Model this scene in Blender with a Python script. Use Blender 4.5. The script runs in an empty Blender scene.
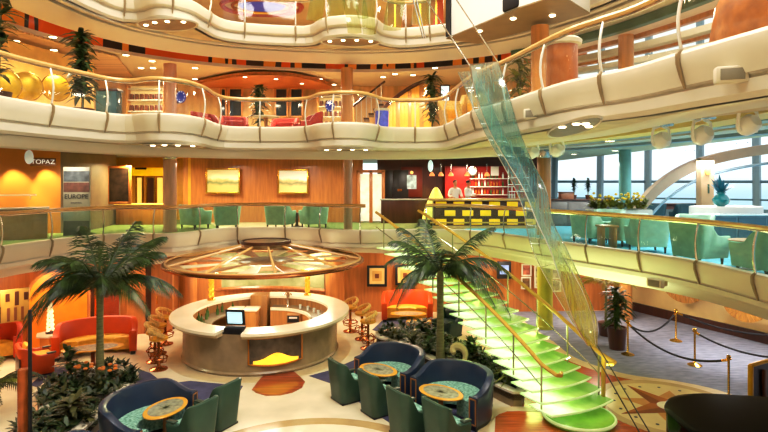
import bpy, bmesh, math, random
from mathutils import Vector, Matrix
random.seed(7)
PI = math.pi
scn = bpy.context.scene
COL = scn.collection
EYE, FOC, HOR, CX = 4.75, 540.0, 181.0, 384.0     # eye height (m), focal length (px), horizon row, principal column

def G(px, py, z=0.0):
    """point of the level plane z seen at a photo pixel"""
    d = FOC * (EYE - z) / (py - HOR)
    return ((px - CX) * d / FOC, d)
def X(px, d): return (px - CX) * d / FOC
def Z(py, d): return EYE - (py - HOR) * d / FOC

# ------------------------------------------------------------------ materials
MATS = {}
def _nt(name):
    m = bpy.data.materials.new(name); m.use_nodes = True
    nt = m.node_tree; nt.nodes.clear()
    out = nt.nodes.new('ShaderNodeOutputMaterial')
    return m, nt, out
def lin(c):
    if isinstance(c, str):
        c = c.lstrip('#'); c = [int(c[i:i+2], 16) / 255 for i in (0, 2, 4)]
        c = [x / 12.92 if x <= .04045 else ((x + .055) / 1.055) ** 2.4 for x in c]
    return tuple(c)
def _ramp(nt, cols, fac):
    r = nt.nodes.new('ShaderNodeValToRGB')
    e = r.color_ramp.elements
    while len(e) < len(cols): e.new(.5)
    for i, c in enumerate(cols):
        e[i].position = c[0]; e[i].color = tuple(c[1]) + (1,)
    nt.links.new(fac, r.inputs['Fac'])
    return r.outputs['Color']
def mat(name, color, rough=.5, metal=0.0, var=.12, scale=3.0, stretch=(1, 1, 1), emis=0.0, ecol=None, bump=0.0, coat=0.0, spec=.5, detail=4.0, lo=.3, hi=.7, c2=None):
    if name in MATS: return MATS[name]
    c = lin(color)
    m, nt, out = _nt(name)
    b = nt.nodes.new('ShaderNodeBsdfPrincipled')
    tc = nt.nodes.new('ShaderNodeTexCoord'); mp = nt.nodes.new('ShaderNodeMapping')
    mp.inputs['Scale'].default_value = stretch
    nt.links.new(tc.outputs['Object'], mp.inputs['Vector'])
    n = nt.nodes.new('ShaderNodeTexNoise'); n.inputs['Scale'].default_value = scale; n.inputs['Detail'].default_value = detail
    nt.links.new(mp.outputs['Vector'], n.inputs['Vector'])
    a = tuple(max(0, x * (1 - var)) for x in c)
    d = tuple(min(1, x * (1 + var)) for x in c) if c2 is None else lin(c2)
    colr = _ramp(nt, [(lo, a), (hi, d)], n.outputs['Fac'])
    nt.links.new(colr, b.inputs['Base Color'])
    b.inputs['Roughness'].default_value = rough; b.inputs['Metallic'].default_value = metal
    b.inputs['Specular IOR Level'].default_value = spec
    if coat: b.inputs['Coat Weight'].default_value = coat; b.inputs['Coat Roughness'].default_value = .08
    if emis:
        b.inputs['Emission Strength'].default_value = emis
        if ecol is None: nt.links.new(colr, b.inputs['Emission Color'])
        else: b.inputs['Emission Color'].default_value = lin(ecol) + (1,)
    if bump:
        bp = nt.nodes.new('ShaderNodeBump'); bp.inputs['Strength'].default_value = bump; bp.inputs['Distance'].default_value = .03
        nt.links.new(n.outputs['Fac'], bp.inputs['Height']); nt.links.new(bp.outputs['Normal'], b.inputs['Normal'])
    nt.links.new(b.outputs['BSDF'], out.inputs['Surface'])
    MATS[name] = m
    return m
def wood(name, color, rough=.35, axis=2, scale=2.0, var=.22, coat=.2):
    st = [7, 7, 7]; st[axis] = .6
    return mat(name, color, rough=rough, var=var, scale=scale, stretch=tuple(st), coat=coat, detail=6)
def glass(name, tint, alpha=.25, gloss=.12, diff=.1, dcol=None, emis=0):
    """thin sheet glass: mostly see-through with a tint, some sheen and a little body colour"""
    if name in MATS: return MATS[name]
    m, nt, out = _nt(name)
    t = nt.nodes.new('ShaderNodeBsdfTransparent'); t.inputs['Color'].default_value = lin(tint) + (1,)
    g = nt.nodes.new('ShaderNodeBsdfGlossy'); g.inputs['Roughness'].default_value = .04
    tc = nt.nodes.new('ShaderNodeTexCoord'); n = nt.nodes.new('ShaderNodeTexNoise'); n.inputs['Scale'].default_value = 2.5
    nt.links.new(tc.outputs['Object'], n.inputs['Vector'])
    dc = lin(dcol or tint)
    colr = _ramp(nt, [(.3, tuple(.8 * x for x in dc)), (.7, dc)], n.outputs['Fac'])
    d = nt.nodes.new('ShaderNodeBsdfDiffuse'); nt.links.new(colr, d.inputs['Color'])
    tr = nt.nodes.new('ShaderNodeBsdfTranslucent'); nt.links.new(colr, tr.inputs['Color'])
    ad = nt.nodes.new('ShaderNodeMixShader'); ad.inputs[0].default_value = .5
    nt.links.new(d.outputs[0], ad.inputs[1]); nt.links.new(tr.outputs[0], ad.inputs[2])
    body = ad
    if emis:
        e = nt.nodes.new('ShaderNodeEmission'); e.inputs['Strength'].default_value = emis; nt.links.new(colr, e.inputs['Color'])
        body = nt.nodes.new('ShaderNodeAddShader'); nt.links.new(ad.outputs[0], body.inputs[0]); nt.links.new(e.outputs[0], body.inputs[1])
    m1 = nt.nodes.new('ShaderNodeMixShader'); m1.inputs[0].default_value = diff
    nt.links.new(t.outputs[0], m1.inputs[1]); nt.links.new(body.outputs[0], m1.inputs[2])
    m2 = nt.nodes.new('ShaderNodeMixShader'); m2.inputs[0].default_value = gloss
    nt.links.new(m1.outputs[0], m2.inputs[1]); nt.links.new(g.outputs[0], m2.inputs[2])
    nt.links.new(m2.outputs[0], out.inputs['Surface'])
    MATS[name] = m
    return m
def glow(name, color, strength):
    return mat(name, color, rough=.4, var=.03, emis=strength)

# ------------------------------------------------------------------ geometry
def crom(pts, step=.18, closed=False):
    """smooth curve through the points, resampled at even steps"""
    P = [Vector(p) if len(p) == 3 else Vector((p[0], p[1], 0)) for p in pts]
    if closed: Q = [P[-1]] + P + [P[0], P[1]]
    else: Q = [2 * P[0] - P[1]] + P + [2 * P[-1] - P[-2]]
    out = []
    for i in range(1, len(Q) - 2):
        a, b, c, d = Q[i - 1:i + 3]
        n = max(2, int((c - b).length / .05))
        for k in range(n):
            t = k / n
            out.append(.5 * ((2 * b) + (c - a) * t + (2 * a - 5 * b + 4 * c - d) * t * t + (3 * b - a - 3 * c + d) * t ** 3))
    if not closed: out.append(P[-1].copy())
    res = [out[0]]; acc = 0
    for i in range(1, len(out)):
        acc += (out[i] - out[i - 1]).length
        if acc >= step: res.append(out[i]); acc = 0
    if not closed and (res[-1] - out[-1]).length > 1e-4: res.append(out[-1])
    return res
def tang(path, i):
    a = path[max(0, i - 1)]; b = path[min(len(path) - 1, i + 1)]
    t = (b - a)
    return t.normalized() if t.length > 1e-9 else Vector((1, 0, 0))
def norm2(path, i):
    t = tang(path, i)
    n = Vector((-t.y, t.x, 0))
    return n.normalized()
def offset(path, o):
    return [path[i] + norm2(path, i) * o for i in range(len(path))]

class MB:
    def __init__(s): s.v = []; s.f = []
    def add(s, vs, fs):
        b = len(s.v); s.v += [tuple(v) for v in vs]; s.f += [tuple(b + i for i in f) for f in fs]; return s
    def box(s, c, sz, rz=0, rx=0, ry=0, bev=0):
        bm = bmesh.new(); bmesh.ops.create_cube(bm, size=1)
        for v in bm.verts: v.co = Vector((v.co.x * sz[0], v.co.y * sz[1], v.co.z * sz[2]))
        if bev: bmesh.ops.bevel(bm, geom=list(bm.edges), offset=bev, segments=2, profile=.5, affect='EDGES')
        M = Matrix.Translation(c) @ Matrix.Rotation(rz, 4, 'Z') @ Matrix.Rotation(ry, 4, 'Y') @ Matrix.Rotation(rx, 4, 'X')
        bm.transform(M); bm.verts.index_update()
        s.add([v.co for v in bm.verts], [[v.index for v in f.verts] for f in bm.faces]); bm.free(); return s
    def tube(s, pts, r, n=8, closed=False, flat=1.0):
        P = [Vector(p) for p in pts]; m = len(P)
        R = r if isinstance(r, (list, tuple)) else [r] * m
        b = len(s.v); up = None
        for i in range(m):
            if closed: t = (P[(i + 1) % m] - P[i - 1]).normalized()
            else: t = (P[min(m - 1, i + 1)] - P[max(0, i - 1)]).normalized()
            if up is None:
                up = Vector((0, 0, 1)) if abs(t.z) < .9 else Vector((1, 0, 0))
            u = t.cross(up); 
            if u.length < 1e-6: u = t.cross(Vector((0, 1, 0)))
            u.normalize(); w = u.cross(t).normalized(); up = w
            for k in range(n):
                a = 2 * PI * k / n
                s.v.append(tuple(P[i] + u * math.cos(a) * R[i] + w * math.sin(a) * R[i] * flat))
        for i in range(m if closed else m - 1):
            j = (i + 1) % m
            for k in range(n):
                l = (k + 1) % n
                s.f.append((b + i * n + k, b + i * n + l, b + j * n + l, b + j * n + k))
        if not closed:
            s.f.append(tuple(b + k for k in range(n))[::-1]); s.f.append(tuple(b + (m - 1) * n + k for k in range(n)))
        return s
    def lathe(s, prof, c=(0, 0, 0), n=24, a0=0, a1=2 * PI, sx=1, sy=1):
        full = abs(a1 - a0 - 2 * PI) < 1e-6
        m = n if full else n + 1; b = len(s.v); k = len(prof)
        for i in range(m):
            a = a0 + (a1 - a0) * i / n
            for r, z in prof: s.v.append((c[0] + r * math.cos(a) * sx, c[1] + r * math.sin(a) * sy, c[2] + z))
        for i in range(n):
            j = (i + 1) % m
            for q in range(k - 1):
                s.f.append((b + i * k + q, b + j * k + q, b + j * k + q + 1, b + i * k + q + 1))
        if full:
            if prof[0][0] > 1e-6: s.f.append(tuple(b + i * k for i in range(m))[::-1])
            if prof[-1][0] > 1e-6: s.f.append(tuple(b + i * k + k - 1 for i in range(m)))
        return s
    def sweep(s, path, prof, z=0, closedprof=False, caps=True):
        b = len(s.v); k = len(prof)
        for i, p in enumerate(path):
            n = norm2(path, i)
            for o, zz in prof:
                q = p + n * o; s.v.append((q.x, q.y, z + zz))
        kk = k if closedprof else k - 1
        for i in range(len(path) - 1):
            for q in range(kk):
                r = (q + 1) % k
                s.f.append((b + i * k + q, b + i * k + r, b + (i + 1) * k + r, b + (i + 1) * k + q))
        if closedprof and caps:
            s.f.append(tuple(b + q for q in range(k))); s.f.append(tuple(b + (len(path) - 1) * k + q for q in range(k))[::-1])
        return s
    def strip(s, pa, pb):
        b = len(s.v); n = len(pa)
        for i in range(n): s.v.append(tuple(pa[i])); s.v.append(tuple(pb[i]))
        for i in range(n - 1): s.f.append((b + 2 * i, b + 2 * i + 2, b + 2 * i + 3, b + 2 * i + 1))
        return s
    def prism(s, poly, z0, z1):
        n = len(poly); b = len(s.v)
        A = sum(poly[i][0] * poly[(i + 1) % n][1] - poly[(i + 1) % n][0] * poly[i][1] for i in range(n))
        P = list(poly) if A > 0 else list(poly)[::-1]
        for p in P: s.v.append((p[0], p[1], z0))
        for p in P: s.v.append((p[0], p[1], z1))
        s.f.append(tuple(b + i for i in range(n))[::-1]); s.f.append(tuple(b + n + i for i in range(n)))
        for i in range(n):
            j = (i + 1) % n; s.f.append((b + i, b + j, b + n + j, b + n + i))
        return s
    def ball(s, c, r, n=12, m=8, z0=-1, z1=1):
        if not isinstance(r, (tuple, list)): r = (r, r, r)
        b = len(s.v)
        for i in range(m + 1):
            t = -PI / 2 + PI * i / m
            zz = min(max(math.sin(t), z0), z1); rr = math.sqrt(max(0, 1 - zz * zz))
            if z0 > -1 and math.sin(t) < z0: rr *= .98
            for k in range(n):
                a = 2 * PI * k / n
                s.v.append((c[0] + r[0] * rr * math.cos(a), c[1] + r[1] * rr * math.sin(a), c[2] + r[2] * zz))
        for i in range(m):
            for k in range(n):
                l = (k + 1) % n
                s.f.append((b + i * n + k, b + i * n + l, b + (i + 1) * n + l, b + (i + 1) * n + k))
        return s
    def ring(s, c, R, r, n=24, m=8, sx=1, sy=1):
        return s.tube([(c[0] + R * math.cos(2 * PI * i / n) * sx, c[1] + R * math.sin(2 * PI * i / n) * sy, c[2]) for i in range(n)], r, m, closed=True)
    def xf(s, M, start=0):
        for i in range(start, len(s.v)): s.v[i] = tuple(M @ Vector(s.v[i]))
        return s
    def build(s, name, m, parent=None, world=False, smooth=35, loc=None, rz=0):
        me = bpy.data.meshes.new(name)
        vs = s.v
        if world and parent is not None:
            o = parent.matrix_basis.translation
            vs = [(v[0] - o.x, v[1] - o.y, v[2] - o.z) for v in vs]
        me.from_pydata(vs, [], s.f); me.validate(); 
        bm = bmesh.new(); bm.from_mesh(me)
        bmesh.ops.remove_doubles(bm, verts=bm.verts, dist=1e-5)
        bmesh.ops.recalc_face_normals(bm, faces=bm.faces); bm.to_mesh(me); bm.free()
        me.materials.append(m)
        if smooth:
            me.shade_smooth(); me.set_sharp_from_angle(angle=math.radians(smooth))
        ob = bpy.data.objects.new(name, me); COL.objects.link(ob)
        if parent is not None: ob.parent = parent
        if loc is not None: ob.location = loc
        if rz: ob.rotation_euler.z = rz
        return ob

def thing(name, label, cat, loc=(0, 0, 0), rz=0, group=None):
    o = bpy.data.objects.new(name, None); COL.objects.link(o)
    o.empty_display_size = .2
    o.location = loc; o.rotation_euler = (0, 0, rz)
    o['label'] = label; o['category'] = cat
    if group: o['group'] = group
    return o
def tag(o, label, cat, group=None, kind=None):
    o['label'] = label; o['category'] = cat
    if group: o['group'] = group
    if kind: o['kind'] = kind
    return o
def struct(o, label=None):
    o['kind'] = 'structure'
    if label: o['label'] = label
    return o
def dup(root, loc, rz=0, label=None, group=None, sc=None):
    r = root.copy(); COL.objects.link(r); r.location = loc; r.rotation_euler = (0, 0, rz)
    if label: r['label'] = label
    if group: r['group'] = group
    if sc: r.scale = (sc, sc, sc)
    for ch in list(root.children):
        c = ch.copy(); COL.objects.link(c); c.parent = r
        for g in list(ch.children):
            d = g.copy(); COL.objects.link(d); d.parent = c
    return r
def text(name, body, size, m, loc, rot, parent=None, ext=.004, align='CENTER'):
    cu = bpy.data.curves.new(name, 'FONT'); cu.body = body; cu.size = size; cu.extrude = ext
    cu.align_x = align; cu.align_y = 'CENTER'; cu.materials.append(m)
    o = bpy.data.objects.new(name, cu); COL.objects.link(o)
    bpy.context.view_layer.update()
    me = bpy.data.meshes.new_from_object(o.evaluated_get(bpy.context.evaluated_depsgraph_get()))
    if not me.materials: me.materials.append(m)
    bpy.data.objects.remove(o); me.name = name
    o = bpy.data.objects.new(name, me); COL.objects.link(o)
    o.location = loc; o.rotation_euler = rot
    if parent is not None: o.parent = parent
    return o
def lamp(kind, loc, energy, color=(1, .85, .65), size=.6, rot=(0, 0, 0), spot=None, name='lamp', sy=None):
    l = bpy.data.lights.new(name, kind); l.energy = energy; l.color = color
    if kind == 'AREA':
        l.shape = 'DISK' if sy is None else 'RECTANGLE'; l.size = size
        if sy is not None: l.size_y = sy
    elif kind == 'SUN': l.angle = size
    else: l.shadow_soft_size = size
    if kind == 'SPOT': l.spot_size = spot or 1.2; l.spot_blend = .6
    o = bpy.data.objects.new(name, l); COL.objects.link(o); o.location = loc; o.rotation_euler = rot
    return o
# ------------------------------------------------------------------ palette
m_marble = mat('marble', '#e6d8b8', rough=.14, var=.12, scale=1.3, detail=8, spec=.5)
m_marble2 = mat('marble_dark', '#b99c6c', rough=.18, var=.15, scale=2, detail=8)
m_cream = mat('cream_panel', '#dbd1ba', rough=.42, var=.03, scale=1.5)
m_fascia = mat('fascia_cream', '#d6cdba', rough=.5, var=.03, scale=1)
m_seam = mat('seam', '#8f7f63', rough=.5)
m_ceil = mat('ceiling_cream', '#d6c6a2', rough=.6, var=.04)
m_slat = mat('ceiling_slat', '#d0ae84', rough=.45, var=.35, scale=3, stretch=(.05, 9, 1))
m_orange = mat('orange_wood', '#b87238', rough=.36, var=.2, scale=2.2, stretch=(5, 5, .5), coat=.25, detail=6)
m_orange2 = mat('orange_plaster', '#d08636', rough=.5, var=.1, scale=1)
m_tan = mat('tan_wood', '#c98a4a', rough=.35, var=.15, scale=2.2, stretch=(6, 6, .5), coat=.3)
m_rail = mat('rail_wood', '#deb070', rough=.28, var=.12, scale=6, stretch=(1, 1, 3), coat=.4)
m_dark = mat('dark_wood', '#4a2415', rough=.35, var=.25, scale=2, stretch=(5, 5, .5), coat=.2)
m_bronze = mat('bronze_bracket', '#9a8765', rough=.4, metal=.3, var=.1)
m_steel = mat('steel', '#c8c6c0', rough=.18, metal=.95, var=.04)
m_chrome = mat('chrome', '#e2dcd2', rough=.1, metal=1, var=.02)
m_gold = mat('gold', '#d9a441', rough=.22, metal=.95, var=.1)
m_copper = mat('copper', '#b8703f', rough=.22, metal=.9, var=.12)
m_glass = glass('rail_glass', '#dff6ec', gloss=.06, diff=.05, dcol='#9adfcb')
m_glass3 = glass('rail_glass_clear', '#f0f4ec', gloss=.06, diff=.02)
m_green_carpet = mat('green_carpet', '#7d8a4e', rough=.9, var=.25, scale=5, bump=.1)
m_blue_carpet = mat('cyan_carpet', '#6fb7d6', rough=.9, var=.15, scale=4)
m_tanfloor = mat('tan_floor', '#c8b48c', rough=.6, var=.15, scale=3)
m_carpet = mat('slate_carpet', '#84879a', rough=.95, var=.28, scale=3.2, stretch=(1, 3.5, 1), bump=.1)
m_navy_carpet = mat('navy_carpet', '#4c4a66', rough=.95, var=.2, scale=5)
m_mahog = mat('floor_wood', '#b4571f', rough=.25, var=.28, scale=2.6, stretch=(.7, 7, 1), coat=.4, detail=6)
m_mahog2 = mat('floor_wood_turned', '#9c4a26', rough=.3, var=.45, scale=1.6, stretch=(.5, 9, 1), coat=.4, detail=6)
m_beige = mat('beige_stone', '#cdb78c', rough=.3, var=.12, scale=3)
m_winframe = mat('window_frame', '#8fa3ae', rough=.4, var=.05)
m_white = mat('white_paint', '#e9e4da', rough=.45, var=.03)
m_black = mat('black_matte', '#17151a', rough=.5)
m_down = glow('downlight_glow', '#ffe9c0', 9)
m_warmglow = glow('warm_glow', '#ffcf70', 1.2)

CEN = Vector((-1, 9, 0))
def outer(path, dist=22, xmax=None, xmin=None):
    res = []
    for p in path:
        d = (Vector((p.x, p.y, 0)) - CEN); d.normalize()
        q = CEN + d * dist
        q = CEN + d * max(dist, (Vector((p.x, p.y, 0)) - CEN).length + .5)
        if xmax is not None and q.x > xmax: q.x = max(xmax, p.x + .3)
        if xmin is not None and q.x < xmin: q.x = min(xmin, p.x - .3)
        res.append(q)
    return res
def at_z(path, z): return [Vector((p.x, p.y, z)) for p in path]
def wall_strip(name, pts, z0, z1, m, th=.12, smooth_path=True, out=1):
    p = crom(pts, .35) if smooth_path else [Vector((a[0], a[1], 0)) for a in pts]
    return struct(MB().sweep(p, [(0, z0), (0, z1), (th * out, z1), (th * out, z0)], closedprof=True).build(name, m))

# ------------------------------------------------------------------ ground level
struct(MB().prism([(-16, -6), (20, -6), (20, 26), (-16, 26)], -.2, 0).build('floor', m_marble))

# level two gallery edge -------------------------------------------------
P2pts = [(-8.5, 6.5), (-8.7, 9), (-8.8, 12.3), (-8.5, 13.9), (-7.97, 15.1), (-7.3, 15.6), (-6.6, 15.45), (-6.06, 15.5), (-5.7, 16.0), (-5.3, 16.9),
         (-4.9, 17.4), (-4.0, 17.55), (-2.9, 17.5), (-2.3, 17.2), (-1.75, 16.75), (-1.2, 16.6), (-.5, 16.5), (.5, 16.75), (1.75, 16.85), (2.7, 16.4), (3.33, 15.5), (3.84, 14.4), (4.5, 13.1),
         (5.7, 10.7), (6.0, 8.5), (6.0, 6.2), (5.9, 4)]
B2pts = [(-8.6, 6.5), (-8.8, 9), (-8.9, 12.3), (-8.6, 13.9), (-8.05, 15.2), (-7.4, 15.8), (-6.4, 16.4), (-5.2, 17.1), (-4.0, 17.6), (-2.9, 17.6), (-1.2, 17.3), (.5, 16.9),
         (1.75, 16.9), (2.75, 16.5), (3.4, 15.6), (3.9, 14.5), (4.6, 13.2), (5.8, 10.7), (6.1, 8.5), (6.1, 6.2), (6.0, 4)]
P3pts = [(-6.5, 6.5), (-6.6, 8), (-6.66, 9.36), (-6.5, 10.3), (-6.2, 11.2), (-5.95, 11.85), (-5.6, 12.0), (-5.2, 11.75), (-4.8, 11.8), (-4.4, 12.2), (-4.25, 13.0), (-4.3, 13.9), (-4.15, 14.6),
         (-3.3, 14.8), (-2.5, 14.75), (-2.05, 14.5), (-1.75, 13.95), (-1.3, 13.65), (-.95, 13.6), (-.5, 13.75), (-.2, 14.2), (.05, 14.75), (.6, 14.9), (1.2, 14.9), (1.5, 14.6), (1.62, 13.8), (1.7, 12.8),
         (1.87, 11.3), (2.26, 9.9), (2.64, 8.2), (2.95, 7.5), (3.2, 7.0), (3.4, 6.15), (3.67, 5.16), (3.9, 4.2), (4.0, 3.2)]
B3pts = [(-6.6, 6.5), (-6.7, 8), (-6.76, 9.36), (-6.7, 10.3), (-6.5, 11.4), (-6.1, 12.5), (-5.5, 13.5), (-4.7, 14.4), (-3.5, 15.05), (-2.4, 15.3), (-1, 15.5), (.3, 15.4), (1.5, 15.0),
         (2.4, 13.6), (2.9, 12.2), (3.3, 10.5), (3.5, 9.2), (3.5, 7.9), (3.5, 7.0), (3.58, 6.15), (3.75, 5.16), (4.0, 4.2), (4.1, 3.2)]
P4pts = [(-6.5, 6.5), (-6.65, 8.5), (-6.75, 10.8), (-6.62, 12.4), (-6.4, 13.2), (-6.05, 13.25), (-5.65, 12.95), (-5.2, 12.95), (-4.75, 13.4), (-4.6, 14.2), (-4.4, 15.0), (-3.6, 15.4), (-2.4, 15.6), (-2.05, 15.4),
         (-1.75, 14.9), (-1.2, 14.6), (-.7, 14.6), (-.2, 14.9), (.05, 15.5), (.6, 15.8), (1.7, 15.4), (2.6, 14.9), (3.4, 14.2), (4.2, 13.0), (4.7, 12.0), (5.2, 10.6), (5.5, 9), (5.6, 7)]
B4pts = [(-6.6, 6.5), (-6.75, 8.5), (-6.85, 10.8), (-6.7, 12.5), (-6.25, 13.7), (-5.5, 14.6), (-4.5, 15.3), (-3.4, 15.7), (-2.2, 15.95), (-.9, 16.1), (.6, 15.95), (1.8, 15.5),
         (2.7, 15.0), (3.5, 14.3), (4.3, 13.1), (4.8, 12.1), (5.3, 10.6), (5.6, 9), (5.7, 7)]
P2, B2, P3, B3, P4, B4 = [crom(p, .16) for p in (P2pts, B2pts, P3pts, B3pts, P4pts, B4pts)]

def deck(level, z, P, B, xmax, fl_mat, ceil_mat, fas, panel_low=-.15, drum=-.36, zceil=None, oceil=None):
    o = outer(P, 24, xmax)
    mb = MB(); mb.strip(at_z(offset(P, .14), z), at_z(o, z)); Pi = offset(P, .2); mb.strip(at_z(Pi, z + drum), at_z([p + (Vector((p.x, p.y, 0)) - CEN).normalized() * 1.3 for p in Pi], z + drum))
    struct(mb.build('floor_' + level, fl_mat, smooth=0))
    # coping and curved front panel
    prof = [(.24, 0), (.24, .22), (.2, .24), (.02, .24), (0, .2), (.0, .12), (.04, 0), (.09, panel_low)]
    struct(MB().sweep(P, prof, z).build('trim_' + level + '_coping', m_cream, smooth=25))
    struct(MB().sweep(P, [(.105, panel_low), (.15, panel_low - .015), (.15, panel_low - .05), (.12, panel_low - .055), (.14, drum + .06), (.2, drum), (.3, drum)], z).build('trim_' + level + '_moulding', m_fascia, smooth=25))
    if level == 'third_deck':
        sea = [p for p in B if p.x > 2.6 and p.y < 12.9]; B_ = [p for p in B if not (p.x > 2.6 and p.y < 12.7)]
        struct(MB().sweep(sea, [(.15, drum + .06), (.2, -.4), (.3, -.43), (.6, -.43), (.6, -.1)], z).build('trim_' + level + '_sea_fascia', m_fascia))
    else: B_ = B
    struct(MB().sweep(B_, [(.15, drum + .06)] + fas, z).build('trim_' + level + '_fascia', m_fascia))
    zc = z + (fas[-1][1] if zceil is None else zceil)
    ob = offset(B, oceil or fas[-1][0])
    if level == 'fourth_deck': ob = [p for p in ob if p.x < 5.0]
    mb = MB(); mb.strip(at_z(ob, zc), at_z(outer(ob, 24, xmax), zc))
    struct(mb.build('ceiling_under_' + level, ceil_mat, smooth=0))

deck('second_deck', 3.0, P2, B2, None, m_green_carpet, m_ceil, [(.17, -.34), (.24, -.48), (.36, -.58), (.6, -.59)])
deck('third_deck', 6.0, P3, B3, 9.3, m_tanfloor, m_ceil, [(.16, -.42), (.2, -.5), (.3, -.6), (.55, -.62), (.65, -.6), (.65, -.17)], drum=-.40)
deck('fourth_deck', 9.0, P4, B4, 6.5, m_tanfloor, m_ceil, [(.16, -.34), (.3, -.34), (.3, -.3), (.42, -.3), (.42, -.36), (1.15, -.52), (1.25, -.5), (1.25, -.06)], panel_low=-.04, drum=-.3, zceil=-.5, oceil=2.4)
m_slot = None
def slot_mat():
    m, nt, out = _nt('slot_band'); b = nt.nodes.new('ShaderNodeBsdfPrincipled'); tc = nt.nodes.new('ShaderNodeTexCoord'); mp = nt.nodes.new('ShaderNodeMapping'); mp.inputs['Scale'].default_value = (1, 1, .05)
    nt.links.new(tc.outputs['Object'], mp.inputs['Vector']); n = nt.nodes.new('ShaderNodeTexNoise'); n.inputs['Scale'].default_value = 1.1; nt.links.new(mp.outputs[0], n.inputs['Vector'])
    c = _ramp(nt, [(0, lin('#c9541a')), (.42, lin('#26221f')), (.5, lin('#d98a2e')), (.58, lin('#3a2a22')), (.64, lin('#d8581c'))], n.outputs['Fac']); c.node.color_ramp.interpolation = 'CONSTANT'
    nt.links.new(c, b.inputs['Base Color']); nt.links.new(c, b.inputs['Emission Color']); b.inputs['Emission Strength'].default_value = .18; b.inputs['Roughness'].default_value = .3
    nt.links.new(b.outputs[0], out.inputs[0]); return m
struct(MB().sweep([p for p in offset(B4, 2.4) if p.x < 5.0], [(0, -.5), (-.02, -.46), (-.02, -.44), (0, -.44), (0, -.06), (-1.15, -.06)], 9.0).build('ceiling_slot_fourth', slot_mat(), smooth=0))
struct(MB().sweep([p for p in offset(B4, 2.36) if p.x < 5.0], [(0, -.53), (0, -.43), (.06, -.43), (.06, -.53)], 9.0, closedprof=True).build('ceiling_band', m_fascia))

# second deck: cyan carpet on the sea side, tan strip by the paintings
right2 = [p for p in P2 if p.x > 2.6 or (p.x > 1.4 and p.y < 17)]
rp = [p for p in P2 if p.x > 1.9]
struct(MB().strip(at_z(offset(rp, .26), 3.006), at_z(outer(rp, 18), 3.006)).build('floor_cyan_carpet', m_blue_carpet, smooth=0))
lp = [p for p in P2 if -5.0 < p.x < -2.5]
struct(MB().strip(at_z(offset(lp, .26), 3.006), at_z(outer(lp, 17), 3.006)).build('floor_tan_strip', m_tanfloor, smooth=0))

# ceiling rings: raised cream bands and grey edge line above the second deck
r3 = [p for p in B3 if p.x > 1.0]
for i, (o, w, h, mm) in enumerate([(1.0, .5, .09, m_cream), (1.75, .55, .13, mat('ceiling_yellow', '#d8c27c', rough=.55, var=.04)), (2.6, .3, .1, m_winframe), (3.2, .6, .1, m_cream), (4.3, .3, .12, m_winframe)]):
    struct(MB().sweep(offset(r3, o), [(0, 0), (0, -h), (w, -h), (w, 0)], 5.82, closedprof=True).build('ceiling_band', mm))
l3 = [p for p in B3 if p.x < 2.2]
struct(MB().sweep(offset(l3, 1.3), [(0, 0), (0, -.3), (.16, -.3), (.16, 0)], 5.82, closedprof=True).build('ceiling_band', m_winframe))
l4 = [p for p in B4]
r4 = [p for p in B4 if p.x > 2.9 and p.y > 9.0]
for o, w, h, mm in [(1.0, .18, .2, mat('green_edge', '#4f6b4c', rough=.4)), (1.25, .5, .14, mat('pink_cream', '#e0c6b4', rough=.5, var=.04)), (1.85, .14, .22, m_tan), (3.0, .3, .16, m_cream), (3.3, .12, .24, m_tan), (4.6, .35, .16, m_cream)]:
    struct(MB().sweep(offset(r4, o), [(0, 0), (0, -h), (w, -h), (w, 0)], 8.5, closedprof=True).build('ceiling_band', mm))
# slatted orange lounge ceiling, far left of the third deck
sl = [(-14, 6), (-9.3, 6), (-9.4, 10), (-9.25, 12.4), (-8.6, 14.6), (-7.9, 16.0), (-9.5, 21), (-14, 21)]
struct(MB().prism(sl, 8.42, 8.46).build('ceiling_slats', m_slat))
# top ceiling around the atrium opening, with a closed roof above
tp = crom([(p[0], p[1]) for p in P4pts], .3)
o1 = [CEN + (p - CEN) * 1.0 for p in tp]
mb = MB().strip(at_z(offset(tp, .3), 11.4), at_z(outer(tp, 26, 6.6), 11.4)); struct(mb.build('ceiling_top', mat('top_ceiling', '#dcbc86', rough=.45, var=.12, scale=1.2), smooth=0))
struct(MB().prism([(-16, -6), (8.5, -6), (8.5, 20), (-16, 20)], 14.4, 14.6).build('ceiling_roof', m_ceil))

# ------------------------------------------------------------------ walls
W1 = [(-12.2, 4), (-12.1, 9), (-11.8, 13), (-10.6, 15.9), (-8.6, 17.6), (-6.2, 18.8), (-3.4, 19.4), (0, 19.6), (4, 19.6), (9.0, 19.9)]
wall_strip('wall_back_lower', W1, 0, 2.42, m_orange)
wall_strip('wall_right_lower', [(9.15, 19.9), (10.2, 17.8), (11.25, 15.7), (12.8, 12), (13.6, 7)], 0, 2.42, mat('cream_wall', '#e8c88a', rough=.5, var=.05))
struct(MB().sweep(crom([(9.1, 19.85), (10.15, 17.75), (11.2, 15.65), (12.75, 11.95), (13.5, 7)], .3), [(0, 0), (0, .32), (-.06, .32), (-.06, 0)], closedprof=True).build('baseboard_right', m_dark))
W2 = [(-14.5, 10), (-14.0, 14.5), (-12.8, 17.2), (-10.9, 18.2)]
wall_strip('wall_left_second', W2, 3, 5.82, m_orange2)
wall_strip('wall_back_second', [(-8.4, 22.6), (-4, 22.9), (-.9, 22.9)], 3, 5.82, m_orange, smooth_path=False)
wall_strip('wall_bar_second', [(-.3, 24.2), (2.0, 24.2), (7.2, 24.2)], 3, 5.82, mat('maroon_wood', '#571f1c', rough=.3, var=.2, stretch=(5, 5, .5), coat=.3), smooth_path=False)
wall_strip('wall_lobby_second', [(-10.9, 18.2), (-10.5, 19.9), (-10.9, 22), (-12.6, 24.3)], 3, 5.82, mat('grey_taupe', '#7d6a55', rough=.5), smooth_path=False)
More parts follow.
